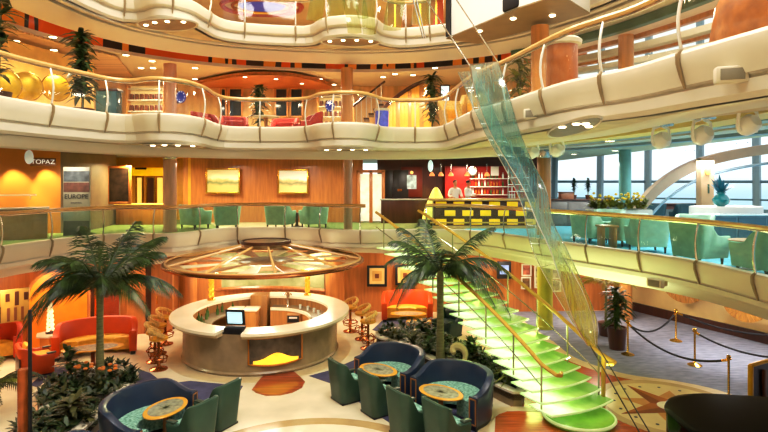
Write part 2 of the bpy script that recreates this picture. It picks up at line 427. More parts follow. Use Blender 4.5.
wall_strip('wall_lift_lobby', [(-12.8, 24.3), (-8.6, 24.6), (-8.2, 22.6)], 3, 5.82, mat('lobby_gold', '#e0a53a', rough=.4, var=.12), smooth_path=False)
W3 = [(-12.5, 6), (-12.2, 12), (-11, 17), (-8.8, 19.8), (-5, 21), (-1, 21.3), (2.8, 21), (5, 19.5), (5.4, 17.8)]
wall_strip('wall_back_third', W3, 6, 8.49, mat('amber_wall', '#dcb478', rough=.45, var=.18, scale=1.6, stretch=(3, 3, .6)))
wall_strip('wall_back_fourth', [(-13, 6), (-12.5, 14), (-10, 20), (-4, 24), (2, 24), (7.5, 20)], 9, 11.4, m_orange)
wall_strip('wall_left_outer', [(-15.8, -6), (-15.8, 26)], 0, 14.5, m_ceil, smooth_path=False)
wall_strip('wall_near', [(20, -5.9), (-16, -5.9)], 0, 14.5, m_ceil, smooth_path=False)
# sea side glazing: sill wall, mullions, transoms, panes
gl = crom([(5.9, 25.2), (9, 25.4), (13, 24.6), (16.5, 22), (18.8, 17), (19.6, 10), (19.6, 3), (19.6, -6)], .5)
struct(MB().sweep(gl, [(0, 0), (0, .55), (.25, .55), (.25, 0)], 3.0, closedprof=True).build('wall_sea_side_sill', mat('sill_grey', '#7d98a8', rough=.5)))
struct(MB().sweep(gl, [(0, 0), (0, 3.0), (.25, 3.0), (.25, 0)], 0, closedprof=True).build('wall_sea_side_lower', m_ceil))
wn = thing('window_1', 'tall sea-side glazing with grey mullions and transoms', 'window'); wn['kind'] = 'structure'
mb = MB()
for i in range(0, len(gl), 4):
    p = gl[i]; n = norm2(gl, i)
    a = Vector((p.x, p.y, 3.5)) + n * .1; b = Vector((p.x, p.y, 13.5)) - n * .3
    mb.tube([a, b], .16, 6)
mb.build('mullions', m_winframe, wn)
mb = MB()
for zz in (4.72, 3.95, 7.2, 9.6, 12.0):
    mb.tube([Vector((p.x, p.y, zz)) for p in offset(gl, .05)], .07 if zz == 4.72 else .045, 6)
mb.build('transoms', mat('transom_blue', '#5f7f90', rough=.5), wn)
MB().strip(at_z(offset(gl, .12), 3.5), at_z(offset(gl, -.2), 13.6)).build('pane', glass('window_glass', '#f2f8fb', gloss=.04, diff=.0), wn)
# ------------------------------------------------------------------ gallery railings
def railing(label, P, zf, rail_h, spacing, gaps, gmat, post_bow, r, pmat, glass_on=True):
    t = thing('balcony_railing', label, 'railing', (P[len(P) // 2].x, P[len(P) // 2].y, zf + .2))
    Q = offset(P, .07)
    segs = [[]]
    for i, q in enumerate(Q):
        if any(a <= i <= b for a, b in gaps):
            if segs[-1]: segs.append([])
        else: segs[-1].append(i)
    for sg in segs:
        if len(sg) < 4: continue
        MB().tube([(Q[i].x, Q[i].y, zf + rail_h) for i in sg], r, 8).build('handrail', m_rail, t, world=True)
        MB().tube([(Q[i].x, Q[i].y, zf + rail_h - r - .01) for i in sg], .018, 6).build('rail_strip', m_steel, t, world=True)
        acc = 0; last = None; posts = [sg[0]]
        for a, b in zip(sg, sg[1:]):
            acc += (Q[b] - Q[a]).length
            if acc >= spacing: posts.append(b); acc = 0
        if sg[-1] - posts[-1] > 2: posts.append(sg[-1])
        for i in posts:
            n = norm2(P, i); p = P[i]
            pts = []
            for k in range(7):
                u = k / 6
                o = .05 - post_bow * math.sin(PI * u) + .02 * u
                q = p + n * o; pts.append((q.x, q.y, zf + .2 + u * (rail_h - .24)))
            MB().tube(pts, .020, 6).build('post', pmat, t, world=True)
            pts = [(p + n * o).to_tuple()[:2] + (zf + zz,) for o, zz in ((.03, .25), (-.015, .2), (-.012, .1), (.03, -.04), (.085, -.19))]
            MB().tube(pts, [.026, .03, .028, .024, .014], 6).build('bracket', m_bronze, t, world=True)
        if glass_on:
            for a, b in zip(posts, posts[1:]):
                ii = list(range(a, b + 1))
                if len(ii) < 2: continue
                lo = [(Q[i] + norm2(P, i) * .0) for i in ii]
                MB().strip(at_z(lo, zf + .26), at_z(lo, zf + rail_h - .08)).build('glass_panel', gmat, t, world=True)
    return t
def idx(P, x, y):
    return min(range(len(P)), key=lambda i: (P[i].x - x) ** 2 + (P[i].y - y) ** 2)
def clip(P, f): return [p for p in P if f(p)]
ia, ib = idx(P2, -.35, 16.5), idx(P2, 1.05, 16.8)
m_whitepost = mat('white_post', '#e6e2d6', rough=.25, metal=.3)
railing('curved glass balustrade of the lowest gallery with wooden handrail', P2, 3.0, 1.0, 1.35, [(ia, ib)], m_glass, .06, .042, m_steel)
railing('curved balustrade of the middle gallery with wooden handrail above bulging balconies', P3, 6.0, 1.0, 1.25, [], m_glass3, .07, .045, m_whitepost)
ha, hb = idx(P4, 1.55, 15.45), idx(P4, 4.6, 12.2)
railing('uppermost curved balustrade along the top gallery of the atrium', P4, 9.0, 1.0, 1.3, [(ha, hb)], m_glass3, .07, .045, m_whitepost)

# ------------------------------------------------------------------ underside lamps of the bulging balconies
def balcony_soffit(cx, cy, z, a, b, rz, label):
    t = thing('balcony_soffit_lamp', label, 'ceiling light', (cx, cy, z), rz)
    MB().lathe([(1.0, .0), (1.06, -.03), (1.1, -.0), (1.0, .01)], n=36, sx=a, sy=b).build('rim', m_fascia, t)
    MB().lathe([(0, -.012), (1.0, -.012), (1.0, .0), (0, 0)], n=36, sx=a, sy=b).build('recess', mat('soffit_brown', '#8a7350', rough=.4, var=.15), t)
    for k in range(4):
        u = -1.05 + .7 * k
        MB().lathe([(0, -.03), (.045, -.03), (.06, -.012), (0, -.012)], c=(a * .72 * u * .95, -b * (.55 - .28 * u * u), 0), n=12).build('bulb', m_down, t)
    return t
balcony_soffit(-4.95, 12.75, 5.59, .62, .6, .15, 'oval downlight recess under the left bulging balcony of the middle gallery')
balcony_soffit(-1.0, 14.4, 5.59, .72, .5, 0, 'oval downlight recess under the centre bulging balcony of the middle gallery')
balcony_soffit(-5.45, 13.6, 8.695, .75, .5, -.25, 'oval downlight recess under the top left bulging balcony')
balcony_soffit(-.95, 15.3, 8.695, .8, .42, 0, 'oval downlight recess under the top centre bulging balcony')
balcony_soffit(2.98, 8.6, 5.59, .27, 1.6, -.17, 'long oval recess under the balcony bulging out on the right')

# ------------------------------------------------------------------ round columns
def column(name, label, x, y, z0, z1, r, m, cap=None, kind=True):
    t = thing(name, label, 'column', (x, y, z0))
    MB().lathe([(r * 1.08, 0), (r * 1.08, .1), (r, .11), (r, z1 - z0)], n=24).build('shaft', m, t)
    if cap: MB().lathe([(r * 1.02, z1 - z0 - .32), (r * 1.12, z1 - z0 - .28), (r * 1.12, z1 - z0 - .02), (r * 1.02, z1 - z0 - .02)], n=24).build('collar', cap, t)
    return t
m_pink = mat('column_tan', '#d8a588', rough=.25, var=.12, stretch=(3, 3, .4), coat=.4)
column('round_column', 'tan round column left of the two landscape paintings', X(170, 18.6), 18.6, 3, 5.82, .22, m_pink, m_steel)
column('round_column', 'tan round column between the landscape paintings and the glass door', X(348, 18.6), 18.6, 3, 5.82, .15, m_pink, m_steel)
column('round_column', 'orange-brown round column right of the red bar', X(544, 17.6), 17.6, 3, 5.82, .22, m_tan, m_steel)
column('round_column', 'tan round column beside the lit shop shelves', X(170, 16.6), 16.6, 6, 8.34, .19, m_pink)
column('round_column', 'brown round column behind the centre balcony of the middle gallery', X(347, 17.2), 17.2, 6, 8.34, .19, m_tan)
column('round_column', 'yellow-green round column under the right gallery', X(545, 17.4), 17.4, 0, 2.36, .24, mat('green_column', '#b5b23c', rough=.4, var=.1))  # yellow-green is the column's base colour
column('round_column', 'teal round column behind the yellow flower planter', X(625, 18.6), 18.6, 3, 5.84, .2, mat('teal_column', '#6fa6a4', rough=.35, var=.08))
column('round_column', 'slim orange column behind the round pod of the middle gallery', X(540, 12.4), 12.4, 6, 8.3, .2, m_tan)
column('round_column', 'orange column in front of the upper sea windows', X(626, 13.4), 13.4, 6, 9.5, .18, m_tan)
column('corner_column', 'orange corner column with gold edge beside the potted palm', X(626, 18.6), 18.6, 0, 2.36, .2, m_tan, m_gold)
# rounded pods on the right balcony
t = thing('rounded_pod', 'brown leather-clad round pod with cream top ring at the end of the balcony rail', 'balcony pod', (X(562, 8.95), 8.95, 6.2))
MB().lathe([(.22, 0), (.255, .1), (.25, .55), (.25, .78)], n=28).build('body', mat('pod_brown', '#b5682a', rough=.4, var=.15, stretch=(4, 4, .6)), t)
MB().lathe([(.25, .78), (.31, .8), (.32, .86), (.27, .9), (0, .9)], n=28).build('top_ring', m_cream, t)
t = thing('rounded_pod', 'large orange marbled rounded pod at the upper right edge', 'balcony pod', (4.75, 6.0, 6.0))
MB().lathe([(.95, 0), (.98, .4), (.92, .8), (.75, 1.15), (.45, 1.38), (0, 1.45)], n=36).build('body', mat('pod_orange', '#c0702c', rough=.35, var=.35, scale=6, detail=8), t)
# ------------------------------------------------------------------ materials for furniture
m_navy = mat('navy_leather', '#24324a', rough=.33, var=.12, scale=3, coat=.15)
m_green = mat('dark_green_leather', '#35503f', rough=.38, var=.14, scale=3)
m_teal = mat('teal_weave', '#538c7c', rough=.8, var=.3, scale=20, c2='#9cc6b2')
m_teal2 = mat('mint_fabric', '#a2c6b0', rough=.7, var=.12, scale=5)
m_teal2d = mat('mint_fabric_dark', '#7cb0a6', rough=.7, var=.12, scale=5)
m_sofaor = mat('orange_leather', '#d24a0e', rough=.4, var=.1, scale=2)
m_sofared = mat('red_orange_fabric', '#c23a12', rough=.5, var=.1, scale=2)
m_yseat = mat('yellow_seat', '#dfa02c', rough=.55, var=.14, scale=9)
m_ytop = mat('yellow_wood', '#e2a33a', rough=.25, var=.12, scale=3, coat=.3)
m_inlay = mat('table_inlay', '#94947a', rough=.25, var=.3, scale=12, coat=.3)
m_goldtrim = mat('gold_wood_trim', '#a8703a', rough=.35, var=.1)
m_rattan = mat('rattan', '#d9ab5c', rough=.5, var=.3, scale=22)
m_barstone = mat('bar_stone', '#a48e6c', rough=.25, var=.25, scale=2.2, detail=9)
m_lit = mat('lit_counter', '#f5e6c6', rough=.2, var=.03, emis=.12)

def face_rz(fx, fy): return math.atan2(fy, fx) - PI / 2
def upath(w, d, r, n=7):
    pts = []
    for k in range(6): pts.append((-w / 2, d / 2 - (d - r) * k / 6))
    for k in range(n + 1):
        a = PI + (PI / 2) * k / n; pts.append((-w / 2 + r + r * math.cos(a), -d / 2 + r + r * math.sin(a)))
    for k in range(1, 4): pts.append((-w / 2 + r + (w - 2 * r) * k / 4, -d / 2))
    for k in range(n + 1):
        a = 1.5 * PI + (PI / 2) * k / n; pts.append((w / 2 - r + r * math.cos(a), -d / 2 + r + r * math.sin(a)))
    for k in range(1, 7): pts.append((w / 2, -d / 2 + r + (d - r) * k / 6))
    return [Vector((p[0], p[1], 0)) for p in pts]
def ushell(path, th, z0, zfn, flare=0.0, taper=0.0):
    mb = MB(); k = 7; n = len(path)
    for i, p in enumerate(path):
        m = norm2(path, i); zt = zfn(p.x, p.y)
        fl = flare * (zt - z0)
        for o, z in ((taper, z0), (-fl, zt - .04), (-fl + .012, zt - .012), (th * .5 - fl, zt), (th - .012 - fl, zt - .012), (th - fl, zt - .04), (th, z0)):
            q = p + m * o; mb.v.append((q.x, q.y, z))
    for i in range(n - 1):
        for q in range(k):
            r = (q + 1) % k; mb.f.append((i * k + q, i * k + r, (i + 1) * k + r, (i + 1) * k + q))
    mb.f.append(tuple(range(k))[::-1]); mb.f.append(tuple((n - 1) * k + q for q in range(k)))
    return mb
def sstep(a, b, x):
    t = min(1, max(0, (x - a) / (b - a))); return t * t * (3 - 2 * t)

# ------------------------------------------------------------------ navy curved sofas
def make_curved_sofa(name, label, loc, rz, a, b, m_shell, m_seat, m_arm, back=.88, arm=.66, group=None, fancy=True):
    t = thing(name, label, 'sofa', loc, rz, group)
    path = [Vector((-a, .28, 0)), Vector((-a, .14, 0))] + [Vector((-a * math.cos(PI * k / 32), -b * math.sin(PI * k / 32), 0)) for k in range(33)] + [Vector((a, .14, 0)), Vector((a, .28, 0))]
    zf = lambda x, y: arm + (back - arm) * sstep(.2, -.45 * b, y)
    ushell(path, .15, .09, zf, flare=.05).build('backrest', m_shell, t)
    seat = [p for p in path if p.y < .2]
    MB().sweep(seat, [(.15, .12), (.15, .42), (.2, .46), (.52, .46), (.57, .42), (.57, .12)], closedprof=True).build('seat', m_seat, t)
    MB().sweep(path, [(.02, 0), (.02, .09), (.14, .09), (.14, 0)], closedprof=True).build('plinth', m_black, t)
    for sx in (-1, 1):
        x0 = sx * (a - .075)
        MB().box((x0, .285, .37), (.19, .04, .56), bev=.015).build('arm_panel', m_shell, t)
        if fancy:
            mb = MB()
            for dx in (-.07, .07): mb.box((x0 + dx, .308, .37), (.025, .012, .5))
            for dz in (.13, .61): mb.box((x0, .308, dz), (.165, .012, .025))
            mb.build('arm_trim', m_goldtrim, t)
    if fancy:
        p0 = Vector((0, -b, 0)); MB().tube([(0, -b - .02 - .05 * (z - .09), z) for z in (.12, .4, .7, back - .02)] + [(0, -b + .07 - .04, back + .004), (0, -b + .14 - .04, back - .03)], .008, 5).build('back_seam', m_black, t)
    return t
fR = (-.7, -.71); fc = (.82, .57)
make_curved_sofa('curved_sofa', 'navy curved leather sofa nearest the bar in the right seating group', (.1, 12.25, 0), face_rz(*fR), .8, .8, m_navy, m_teal, m_goldtrim)
make_curved_sofa('curved_sofa', 'navy curved leather sofa beside the planter, right of the other one', (1.36, 10.97, 0), face_rz(*fR), .82, .82, m_navy, m_teal, m_goldtrim)
make_curved_sofa('curved_sofa', 'navy curved leather sofa of the left seating group facing two green chairs', (-4.15, 9.75, 0), face_rz(.97, -.2), .92, .82, m_navy, m_teal, m_goldtrim)
make_curved_sofa('curved_sofa', 'navy curved sofa back cut off by the bottom edge at lower left', (-4.25, 7.78, 0), face_rz(.93, .3), .86, .86, m_navy, m_teal, m_goldtrim)
# orange curved sofas
make_curved_sofa('curved_sofa', 'orange curved sofa with yellow seat against the left orange wall', (-7.85, 14.75, 0), face_rz(.35, -.93), 1.0, .62, m_sofaor, m_yseat, m_sofaor, back=.92, arm=.62, fancy=False)
make_curved_sofa('curved_sofa', 'orange sofa with yellow seat under the two framed squares', (.78, 18.4, 0), face_rz(0, -1), .84, .6, m_sofaor, m_yseat, m_sofaor, back=.95, arm=.62, fancy=False)
make_curved_sofa('curved_sofa', 'red-orange sofa cut off by the left edge of the picture', (-10.6, 14.1, 0), face_rz(.5, -.87), .95, .6, m_sofared, m_yseat, m_sofared, back=.92, arm=.62, fancy=False)

# ------------------------------------------------------------------ club chairs
def make_club(name, label, loc, rz, ms, mseat, group=None, w=.6, d=.62, back=.88, arm=.5, legs=False, z0=.04, mleg=None):
    t = thing(name, label, 'armchair', loc, rz, group)
    path = upath(w, d, .13)
    zf = lambda x, y: arm + (back - arm) * (sstep(.12, -.16, y) if legs else sstep(.04, -.24, y)) + .03 * sstep(-.2, -.33, y)
    zb = .16 if legs else z0
    ushell(path, .1, zb, zf, flare=.07, taper=.03).build('shell', ms, t)
    MB().box((0, .03, (zb + .1 + .43) / 2 + (.02 if legs else .05)), (w - .2, d - .1, .43 - zb - .1), bev=.035).build('seat_cushion', mseat, t)
    MB().box((0, .02, zb + .1), (w - .2, d - .08, .16), bev=.02).build('seat_base', ms, t)
    MB().box((0, -d / 2 + .15, .6), (w - .2, .1, .34), bev=.04, rx=-.12).build('back_cushion', mseat, t)
    if legs:
        for sx in (-1, 1):
            for sy in (-1, 1):
                MB().lathe([(.022, 0), (.035, .18)], c=(sx * (w / 2 - .09), sy * (d / 2 - .09), 0), n=8).build('leg', mleg, t)
    else:
        for sx in (-1, 1):
            MB().box((sx * (w / 2 - .05), d / 2 - .06, arm + .012), (.11, .2, .03), bev=.012).build('arm_cap', mat('arm_cap_dark', '#3b4a3e', rough=.3, coat=.3), t)
        MB().box((0, 0, .022), (w - .08, d - .08, .044), bev=.01).build('plinth', m_black, t)
    return t
club = make_club('club_chair', 'dark green club chair nearest the bar in the right-hand row of four', (-.8, 11.75, 0), face_rz(*fc), m_green, m_teal)
dup(club, (-.12, 11.08, 0), face_rz(*fc), 'dark green club chair second from the bar in the right-hand row of four')
dup(club, (.46, 10.15, 0), face_rz(.82, .57), 'dark green club chair third from the bar, its back towards the marble ring')
dup(club, (1.1, 9.62, 0), face_rz(.82, .57), 'dark green club chair at the near end of the right-hand row of four')
dup(club, (-3.22, 10.5, 0), face_rz(-.88, .47), 'dark green club chair of the left group standing nearer the bar')
dup(club, (-3.4, 9.62, 0), face_rz(-.88, .47), 'dark green club chair of the left group at the bottom edge')
oc = make_club('armchair', 'orange armchair with yellow cushion beside the left planter', (-8.62, 13.35, 0), face_rz(.75, .66), m_sofaor, m_yseat, w=.72, d=.7, arm=.52, back=.72)
MB().box((0, -.36, .28), (.66, .03, .42), bev=.01).build('back_panel', m_dark, oc)

# ------------------------------------------------------------------ oval tables
def make_table(name, label, loc, rz, a, b, h, mtop, mrim, group=None, mped=None, base=True):
    t = thing(name, label, 'table', loc, rz, group)
    MB().lathe([(0, h - .035), (.9, h - .035), (1.0, h - .022), (1.0, h - .006), (.985, h), (.8, h), (.8, h - .004), (0, h - .004)], n=40, sx=a, sy=b).build('table_top', mrim, t)
    MB().lathe([(0, h - .005), (.8, h - .005), (.8, h + .001), (0, h + .001)], n=40, sx=a, sy=b).build('inlay', mtop, t)
    MB().lathe([(.075, .03), (.055, .1), (.05, h * .6), (.07, h - .03)], n=16).build('pedestal', mped or m_goldtrim, t)
    if base: MB().lathe([(.24, 0), (.24, .02), (.1, .045), (0, .045)], n=24).build('base', mped or m_goldtrim, t)
    return t
def emblem(t, h, r=.16):
    mb = MB()
    for k in range(8):
        a = PI * k / 4; mb.prism([(.02 * math.cos(a + 1.57), .02 * math.sin(a + 1.57)), (r * math.cos(a), r * .7 * math.sin(a)), (.02 * math.cos(a - 1.57), .02 * math.sin(a - 1.57))], h + .001, h + .003)
    return mb.build('emblem', mat('emblem_green', '#5b5a34', rough=.4), t)
for lab, (x, y), rz in (('oval yellow-rimmed table in front of the right-hand sofa nearest the bar', (-.13, 12.03), face_rz(*fR)),
                        ('oval yellow-rimmed table in front of the right-hand sofa by the planter', (1.13, 10.74), face_rz(*fR)),
                        ('oval yellow-rimmed table between the left navy sofa and two green chairs', (-4.04, 10.0), face_rz(.97, -.2))):
    t = make_table('oval_table', lab, (x, y, 0), rz, .5, .33, .56, m_inlay, m_ytop); emblem(t, .56)
make_table('oval_table', 'oval pale-topped table in front of the left orange sofa', (X(93, 13.8), 13.8, 0), .35, .72, .36, .5, m_inlay, m_ytop, mped=mat('red_pedestal', '#9c4a1e', rough=.4))
make_table('oval_table', 'oval table in front of the orange sofa under the framed squares', (.78, 17.35, 0), 0, .58, .3, .5, m_inlay, m_ytop)
t = thing('side_table', 'pale hexagonal side table beside the left orange sofa', 'table', (X(50, 14.9), 14.9, 0))
hexp = [(.36 * math.cos(PI / 3 * k), .36 * math.sin(PI / 3 * k)) for k in range(6)]
MB().prism(hexp, .5, .55).build('table_top', m_cream, t)
MB().prism([(x * .75, y * .75) for x, y in hexp], 0, .5).build('body', m_orange2, t)
t = thing('glass_sculpture_lamp', 'glowing twisted glass lamp on the pale hexagonal side table', 'lamp', (X(50, 14.9), 14.9, .55))
MB().lathe([(.11, 0), (.11, .05), (.05, .08), (0, .08)], n=16).build('base', m_dark, t)
for s in range(3):
    MB().tube([(.08 * math.cos(.55 * k + 2.1 * s) * (1 - k / 40), .08 * math.sin(.55 * k + 2.1 * s) * (1 - k / 40), .07 + k * .032) for k in range(25)], [.03 + .012 * math.sin(k * 1.6) for k in range(25)], 7).build('glass_strand', mat('lit_glass', '#ffe2b0', rough=.15, emis=1.2), t)

# ------------------------------------------------------------------ the round bar
BX, BY = -3.43, 15.2
bar = thing('round_bar', 'round stone bar with pale lit counter under the ribbed canopy', 'bar counter', (BX, BY, 0))
def arc_prof(prof, a0, a1, n=40): return MB().lathe(prof, n=n, a0=math.radians(a0), a1=math.radians(a1))
arc_prof([(1.98, 0), (2.1, 0), (2.14, .06), (2.1, .1), (2.1, 1.02), (1.98, 1.02), (1.98, 0)], -258, 97, 70).build('body', m_barstone, bar)
def ann(r0, r1, z0, z1, a0, a1, n=50):
    mb = MB(); k = 4
    for i in range(n + 1):
        a = math.radians(a0 + (a1 - a0) * i / n)
        for r, z in ((r0, z0), (r1, z0), (r1, z1), (r0, z1)): mb.v.append((r * math.cos(a), r * math.sin(a), z))
    for i in range(n):
        for q in range(4):
            w = (q + 1) % 4; mb.f.append((i * 4 + q, i * 4 + w, i * 4 + 4 + w, i * 4 + 4 + q))
    mb.f.append((3, 2, 1, 0)); mb.f.append(tuple(n * 4 + q for q in range(4)))
    return mb
ann(1.84, 2.44, 1.06, 1.13, -89, 97).build('counter_top', m_lit, bar)
ann(1.84, 2.44, 1.06, 1.13, 108, 256).build('counter_top', m_lit, bar)
ann(2.1, 2.36, .98, 1.06, -89, 97).build('counter_edge', m_beige, bar)
ann(2.1, 2.36, .98, 1.06, 108, 256).build('counter_edge', m_beige, bar)
m_barin = mat('bar_inside_wood', '#a5763f', rough=.45, var=.22, scale=2, stretch=(6, 6, .5))
ann(1.9, 1.98, 0, 1.06, -258, 97, 70).build('inner_lining', m_barin, bar)
ann(1.35, 1.9, .78, .84, 10, 92).build('work_shelf', mat('work_top', '#8c7f62', rough=.25, var=.1), bar)
ann(1.33, 1.37, .05, .78, 10, 92).build('cabinet_front', m_tan, bar)
ann(1.3, 1.36, .80, .88, 10, 92).build('shelf_edge', m_lit, bar)
ann(1.35, 1.9, .78, .82, 125, 235).build('work_shelf', mat('work_top', '#8c7f62'), bar)
ann(1.86, 2.1, 1.02, 1.06, 256, 271).build('register_shelf', m_black, bar)
MB().box((-.42, 1.62, .62), (.5, .5, 1.24), bev=.01).build('service_post', m_barin, bar)
for dx in (-.16, .18): MB().box((-.78 + dx * 1.4, .95, .93), (.44, .5, .06), bev=.01).build('service_top', m_lit, bar)
MB().box((-.78, .95, .45), (.86, .46, .9), bev=.01).build('service_cabinet', m_tan, bar)
nz0, nz1, na0, na1 = .3, .92, -86, -50
n_ = ann(2.105, 2.115, nz0, nz1, na0, na1, 16).build('display_niche', mat('niche_dark', '#6d5c4c', rough=.3, var=.4, scale=5), bar)
fr = MB()
def onr(r, a, z): return (r * math.cos(math.radians(a)), r * math.sin(math.radians(a)), z)
loop = [onr(2.13, na0 + (na1 - na0) * k / 14, nz0 - .06 * math.sin(PI * k / 14)) for k in range(15)] + [onr(2.13, na1 - (na1 - na0) * k / 14, nz1) for k in range(15)]
MB().tube(loop, .025, 6, closed=True).build('niche_frame', mat('niche_frame', '#c77f2e', rough=.25, coat=.4), bar)
g = MB(); k0 = len(g.v)
for k in range(17):
    a = na0 + 3 + (na1 - na0 - 6) * k / 16; u = k / 16 * 2 - 1
    g.v.append(onr(2.125, a, nz0 - .03)); g.v.append(onr(2.15, a, nz0 + .08 + .17 * math.exp(-(u * 2.0) ** 2)))
for k in range(16): g.f.append((2 * k, 2 * k + 2, 2 * k + 3, 2 * k + 1))
g.build('shell_shaped_glow', mat('shell_glow', '#ffc23a', rough=.3, var=.25, scale=5, emis=1.6), bar)  # emissive sheet shaped like the glow at the niche bottom
# things on and in the bar
reg = thing('cash_register', 'black touch-screen till in the gap of the bar counter', 'till', (BX + onr(1.98, 263.5, 0)[0], BY + onr(1.98, 263.5, 0)[1], 1.06), math.radians(263.5 + 90))
MB().box((0, 0, .06), (.46, .26, .12), bev=.012).build('base', m_black, reg)
MB().box((0, .04, .34), (.48, .05, .4), bev=.015, rx=.2).build('screen_housing', m_black, reg)
MB().box((0, .0745, .345), (.36, .012, .28), rx=.2).build('screen', mat('screen_blue', '#bfe6f2', rough=.2, emis=.9), reg)
sp = MB().box((0, -.005, .34), (.36, .05, .28), rx=.2); sp.build('rear_screen', mat('screen_blue', '#bfe6f2', rough=.2, emis=.9), reg)
t = thing('tap_tower', 'shiny steel drinks tap tower on the back work shelf of the bar', 'tap', (BX + .42, BY + 1.72, .84))
MB().lathe([(.07, 0), (.05, .04), (.05, .3), (.08, .34), (.08, .42), (0, .46)], n=14).build('tower', m_chrome, t)
for s in (-1, 1): MB().tube([(0, 0, .38), (.1 * s, -.05, .4), (.13 * s, -.08, .34)], .016, 6).build('spout', m_chrome, t)
t = thing('under_counter_fridge', 'small dark appliance set under the back shelf of the bar', 'appliance', (BX + .74, BY + .9, .0))
MB().box((0, 0, .42), (.4, .2, .72), bev=.01).build('case', m_barin, t)
MB().box((0, -.105, .66), (.34, .02, .2), bev=.006).build('display', m_black, t)
MB().box((0, -.12, .7), (.24, .01, .05)).build('lit_strip', m_white, t)
# bottles and glasses on the side shelf
bot = None
for k in range(9):
    a = 135 + k * 10; x, y, _ = onr(1.62 + .12 * (k % 2), a, 0)
    if bot is None:
        bot = thing('bottle', 'small bottle on the left inner shelf of the round bar', 'bottle', (BX + x, BY + y, .82), 0, 'bottles on the inner bar shelf')
        MB().lathe([(.04, 0), (.042, .14), (.015, .2), (.015, .27), (0, .27)], n=10).build('body', mat('bottle_green', '#4d6b35', rough=.15), bot)
        MB().lathe([(.018, .255), (.018, .285), (0, .285)], n=10).build('cap', m_copper, bot)
    else: dup(bot, (BX + x, BY + y, .82))
nap = None
for k in range(5):
    a = 2 + 12 * k; x, y, _ = onr(1.62, a + 8, 0)
    if nap is None:
        nap = thing('drinking_glass', 'upturned glass on the right inner shelf of the round bar', 'glass', (BX + x, BY + y, .84), 0, 'glasses on the inner bar shelf')
        MB().lathe([(.035, 0), (.04, .12), (.036, .12), (.032, .01), (0, .01)], n=12).build('bowl', mat('clear_glass_body', '#dfe4dc', rough=.08), nap)
    else: dup(nap, (BX + x, BY + y, .84))
# gold lamps on the counter
def gold_lamp(label, x, y):
    t = thing('gold_lamp', label, 'lamp', (x, y, 1.13))
    MB().lathe([(.12, 0), (.12, .03), (.06, .06), (.05, .12)], n=16).build('base', m_gold, t)
    for s in range(3):
        MB().tube([(.055 * math.cos(.5 * k + 2.1 * s), .055 * math.sin(.5 * k + 2.1 * s), .08 + k * .035) for k in range(18)], [.035] * 18, 7).build('twisted_stem', mat('gold_lit', '#f0b93c', rough=.2, metal=.6, emis=.5), t)
    MB().lathe([(.04, .68), (.16, .74), (.22, .8), (.2, .82), (0, .78)], n=20).build('shade', mat('gold_lit', '#f0b93c'), t)
gold_lamp('gold twisted lamp on the left back of the bar counter', BX + 2.2 * math.cos(math.radians(146)), BY + 2.2 * math.sin(math.radians(146)))
gold_lamp('gold twisted lamp on the right back of the bar counter', BX + 2.2 * math.cos(math.radians(63)), BY + 2.2 * math.sin(math.radians(63)))
# canopy
cn = thing('bar_canopy', 'ribbed round wood and metal canopy hanging over the bar', 'canopy', (BX + .1, BY + .05, 2.4))
MB().ring((0, 0, .1), 2.72, .045, 64, 8).build('outer_ring', m_copper, cn)
MB().ring((0, 0, .16), 2.66, .03, 64, 6).build('upper_ring', m_rail, cn)
ann(2.3, 2.68, .09, .11, 0, 359.9, 64).build('ring_band', mat('canopy_band', '#b98a4e', rough=.3, metal=.3), cn)
MB().lathe([(.5, .5), (.62, .52), (.64, .62), (.6, .66), (0, .66)], n=32).build('top_disc', mat('canopy_disc', '#9a7f5e', rough=.3, metal=.5), cn)
ann(.66, .7, .6, .68, 0, 359.9, 32).build('disc_rim', m_dark, cn)
for k in range(9):
    a = 2 * PI * k / 9 + .13
    MB().tube([(.58 * math.cos(a), .58 * math.sin(a), .56), (2.68 * math.cos(a), 2.68 * math.sin(a), .1)], .035, 6).build('rib', m_rail, cn)
MB().lathe([(.0, .06), (.75, .06), (.8, .09), (.75, .12), (0, .14)], n=32).build('lower_hub', mat('hub', '#a07a4c', rough=.3, var=.35, scale=8), cn)
for k in range(12):
    a = 2 * PI * k / 12
    mb = MB().prism([(.75 * math.cos(a - .07), .75 * math.sin(a - .07)), (2.32 * math.cos(a - .11), 2.32 * math.sin(a - .11)), (2.32 * math.cos(a + .11), 2.32 * math.sin(a + .11)), (.75 * math.cos(a + .07), .75 * math.sin(a + .07))], .085, .105)
    mb.build('petal_blade', mat('petal', '#ead9ae', rough=.35, var=.05) if k % 2 else mat('petal2', '#a9713c', rough=.35, var=.1), cn)
for k in range(3):
    a = math.radians(60 + 30 * k); MB().tube([(2.6 * math.cos(a), 2.6 * math.sin(a), .12), (3.0 * math.cos(a), 2.75 * math.sin(a) , .55)], .03, 6).build('wall_arm', m_copper, cn)

